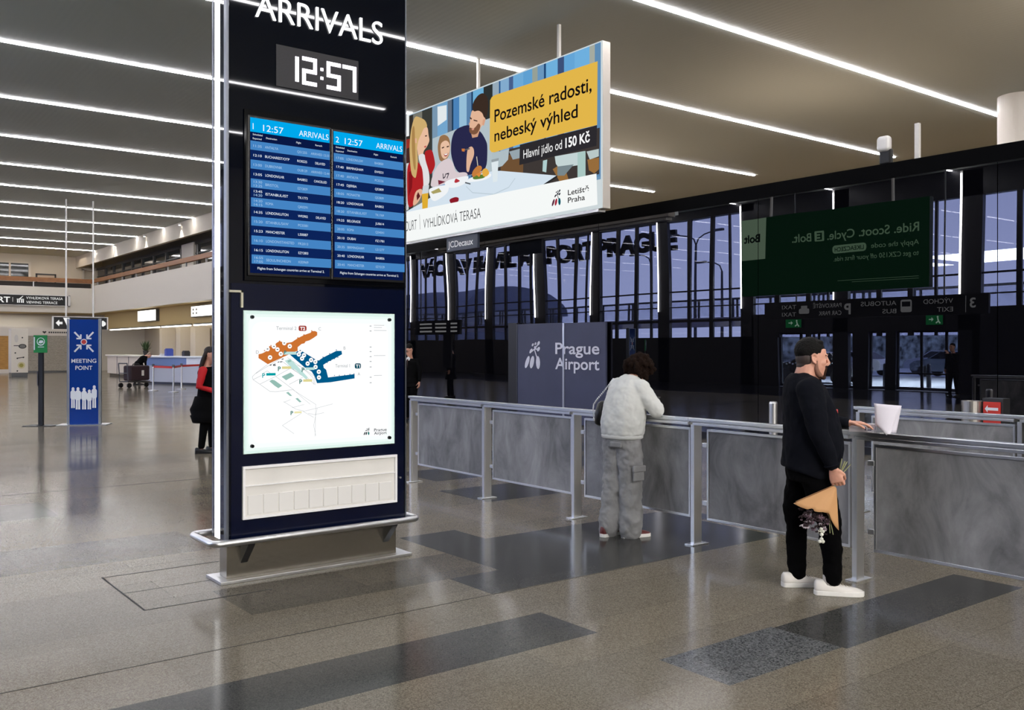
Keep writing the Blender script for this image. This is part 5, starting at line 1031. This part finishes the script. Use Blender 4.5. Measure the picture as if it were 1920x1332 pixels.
F = Flat(frame((-1.998,13.2,2.66),(0,1,0),(0,0,1)),.002); w_ = g3(190,190,190,.8)
F.t('3',.35,.2,.3,w_,bold=.02); F.r(.62,.635,.06,.56,w_); F.t('VÝCHOD',1.0,.36,.15,w_,.95); F.t('EXIT',1.0,.1,.15,w_,.5)
F.p(rrect(2.35,2.75,.12,.52,.06),w_); F.r(2.4,2.7,.3,.46,m_sb); F.t('AUTOBUS',2.9,.36,.15,w_,1.25); F.t('BUS',2.9,.1,.15,w_,.5); F.t('P',4.5,.12,.36,w_,bold=.03); F.t('PARKOVIŠTĚ',4.85,.36,.15,w_,1.25); F.t('CAR PARK',4.85,.1,.15,w_,1.0)
F.p(rrect(6.25,6.65,.18,.36,.05),w_); F.r(6.33,6.57,.36,.46,w_); F.t('TAXI',6.75,.36,.15,w_,.5); F.t('TAXI',6.75,.1,.15,w_,.5); F.build('lettering', t)
for i,(y,lb) in enumerate(((23.95,'green emergency exit sign over the wide entrance door'),(17.65,'green emergency exit sign over the doors with the dark figure'))):
    t = thing('exit_sign', lb, 'sign', (FX,y,2.5), 0, 'emergency exit signs'); MB().box(FX,FX+.08,y-.33,y+.33,2.5,2.86).build('case', M_black, t); F = Flat(frame((FX+.082,y-.33,2.5),(0,1,0),(0,0,1)),.002); F.r(0,.66,0,.36,g3(40,150,85,.7)); ww = g3(220,255,230,1.2)
    F.p(circ(.2,.29,.035),ww); F.line([(.2,.25),(.17,.14),(.1,.05)],.05,ww); F.line([(.17,.14),(.27,.06)],.045,ww); F.p([(.36,.2),(.44,.28),(.44,.22),(.54,.22),(.54,.18),(.44,.18),(.44,.12)],ww); F.build('pictogram', t)
for y in (18,24):  # added lamps, no canopy here; they brighten taxi and pavement outside the doors
    ld = bpy.data.lights.new('street_fill','AREA'); ld.energy = 3600; ld.color = (.86,.94,1); ld.size = 5
    lo = bpy.data.objects.new('street_fill',ld); C.objects.link(lo); lo.location = (-14,y,5.5)
# letters standing along the outside of the facade
lt = MB(frame((FX-.75,55.5,6.55),(0,-1,0),(0,0,1))); text(lt,'VÁCLAV HAVEL AIRPORT PRAGUE',.3,0,.95,24.0,0,bold=.05,depth=.12)
o = lt.build('facade_lettering', m_fac, fix=False); tag(o,'tall dark letters standing along the outside of the facade, mirrored in the glass','lettering')
# street lamps
def lamp(y, x, hgt, arms, lb):
    t = thing('street_lamp', lb, 'street lamp', (x,y,0), 0, 'street lamps beyond the facade'); m_ = mat('lamp_grey',(60,62,72),.5)
    MB().cyl((x,y,0),(x,y,hgt-.7),.13,.08,12).build('pole', m_, t)
    for s in arms:
        MB().tube([(x,y,hgt-.7),(x,y+s*.2,hgt-.25),(x,y+s*.7,hgt),(x,y+s*1.6,hgt+.15)],.05,8).build('arm', m_, t, smooth=True); MB().box(x-.14,x+.14,y+s*1.5,y+s*2.4,hgt+.08,hgt+.24).build('lamp_head', m_, t, bevel=.04)
lamp(43.8,-24,9.6,(1,-1),'double-armed street lamp beyond the facade'); lamp(46.5,-30,8.2,(1,),'single-armed street lamp left of the double-armed one'); lamp(40,-32,9.0,(1,),'single-armed street lamp right of the double-armed one'); lamp(36.4,-32,9.2,(1,),'single-armed street lamp beside the green billboard reflection'); lamp(52,-28,9,(1,),'single-armed street lamp behind the facade letters')
# raised walkway with glazed railing
t = thing('raised_walkway', 'raised concrete walkway with glazed railing across the street outside', 'walkway', (-21,50,3)); MB().box(-22.5,-20,15,120,3.0,3.55).build('deck', mat('concrete',(138,134,146),.8), t); m_rl = mat('rail_dark',(30,34,48),.5)
MB().box(-20.1,-20.0,15,120,4.62,4.75).build('handrail', m_rl, t); gp = mat('walk_glass',(150,170,205),.2); MB().box(-20.06,-20.04,15,120,3.6,4.6).build('glass_panel', mp_, t)
for y in range(16,110,3):
    for dy in (0,.35): MB().box(-20.12,-20.0,y+dy,y+dy+.1,3.5,4.65).build('post', m_rl, t)
for y in range(18,110,18): MB().cyl((-21.2,y,0),(-21.2,y,3.0),.4).build('pillar', mat('concrete',(138,134,146)), t)
# hangar and hedge
t = thing('hangar', 'long grey building with shallow curved roof far beyond the street', 'building', (-48,130,0)); MB().box(-56,-40,96,170,0,6.2).build('wall', mat('hangar_grey',(104,110,124),.8,vary=(.4,.2)), t)
R_ = []
for y in (95.5,170.5): R_.append([Vector((-48+8.6*math.cos(a),y,6.0+3.6*math.sin(a))) for a in [PI*i/14 for i in range(15)]])
MB().rings(R_).build('roof', mat('hangar_roof',(110,116,134),.6), t, smooth=False)
o = MB().box(-46,-44,-10,72,0,2.62).build('hedge', mat('hedge_dark',(150,160,156),.9,vary=(2.2,.9),bump=(3,1)), None); tag(o,'dark clipped hedge along the car park','hedge')
# cars
def car(loc, rot, col, label, taxi=False, grp=None):
    t = thing('car', label, 'car', loc, rot, grp); M = LM(t); m_c = mat('paint_%d_%d_%d' % col, col, .25, .2, coat=.6); m_gl = mat('car_glass',(14,18,24),.05)
    prof = [(-2.2,.35),(-2.25,.7),(-2.1,.95),(-1.55,1.02),(-.95,1.42),(.45,1.46),(1.15,1.02),(1.95,.88),(2.22,.7),(2.2,.35)]
    R = []
    for y,k_ in ((-.86,.0),(-.84,.04),(.84,.04),(.86,.0)): R.append([Vector((x*(1-(.015 if k_ == 0 else 0)),y*(1 if z < 1.03 else .82),z-(.03 if k_ == 0 else 0))) for x,z in prof])
    MB(M).rings(R).build('body', m_c, t, bevel=.04)
    g = MB(M)
    for s in (-1,1): g.poly([(-1.4,s*.85,1.03),(-.9,s*.725,1.38),(.4,s*.725,1.41),(.98,s*.85,1.03)])
    g.poly([(-1.62,-.7,1.03),(-1.0,-.62,1.40),(-1.0,.62,1.40),(-1.62,.7,1.03)]); g.poly([(1.2,-.7,1.03),(.5,-.62,1.44),(.5,.62,1.44),(1.2,.7,1.03)]); o = g.build('glass', m_gl, t, fix=False); o.modifiers.new('t','SOLIDIFY').thickness = .03
    for x in (-1.4,1.4):
        for s in (-1,1): MB(M).cyl((x,s*.70,.32),(x,s*.88,.32),.32,n=20).build('wheel', M_black, t)
    if taxi:
        g = MB(M)
        for i in range(26):
            for s in (-1,1): g.box(-2.0+i*.15,-1.925+i*.15,s*.862,s*.872,.86+(i%2)*.06,.92+(i%2)*.06)
        g.build('checker_band', mat('checker_white',(235,235,235),.5), t)
    return t
car((-12.5,26.0,0), PI/2, (12,12,14), 'black taxi with checkered band outside the entrance doors', True)
for i,(x,y,c_,nm) in enumerate(((-24,14,(200,205,210),'silver'),(-24,19.5,(225,225,225),'white'),(-24.5,25.5,(90,100,120),'slate'),(-24,31.5,(215,218,222),'pale grey'),(-30,17,(60,66,80),'dark blue'),(-30,23,(170,60,56),'red'),(-30,29,(190,196,204),'light silver'),(-30,36,(120,126,136),'mid grey'))):
    car((x,y,0), PI/2, c_, '%s car parked across the street, seen through the doors' % nm, False, 'cars parked across the street')
for i,(y,lb) in enumerate(((19.0,'right'),(22.6,'left'),(20.9,'middle'))):
    t = thing('street_bollard', 'dark street bollard outside the doors, %s one of three' % lb, 'bollard', (-9.5,y,0), 0, 'bollards outside the doors'); MB().lathe([(.09,0),(.09,.95),(.06,1.0),(0,1.0)],(-9.5,y,0)).build('post', M_dsteel, t)
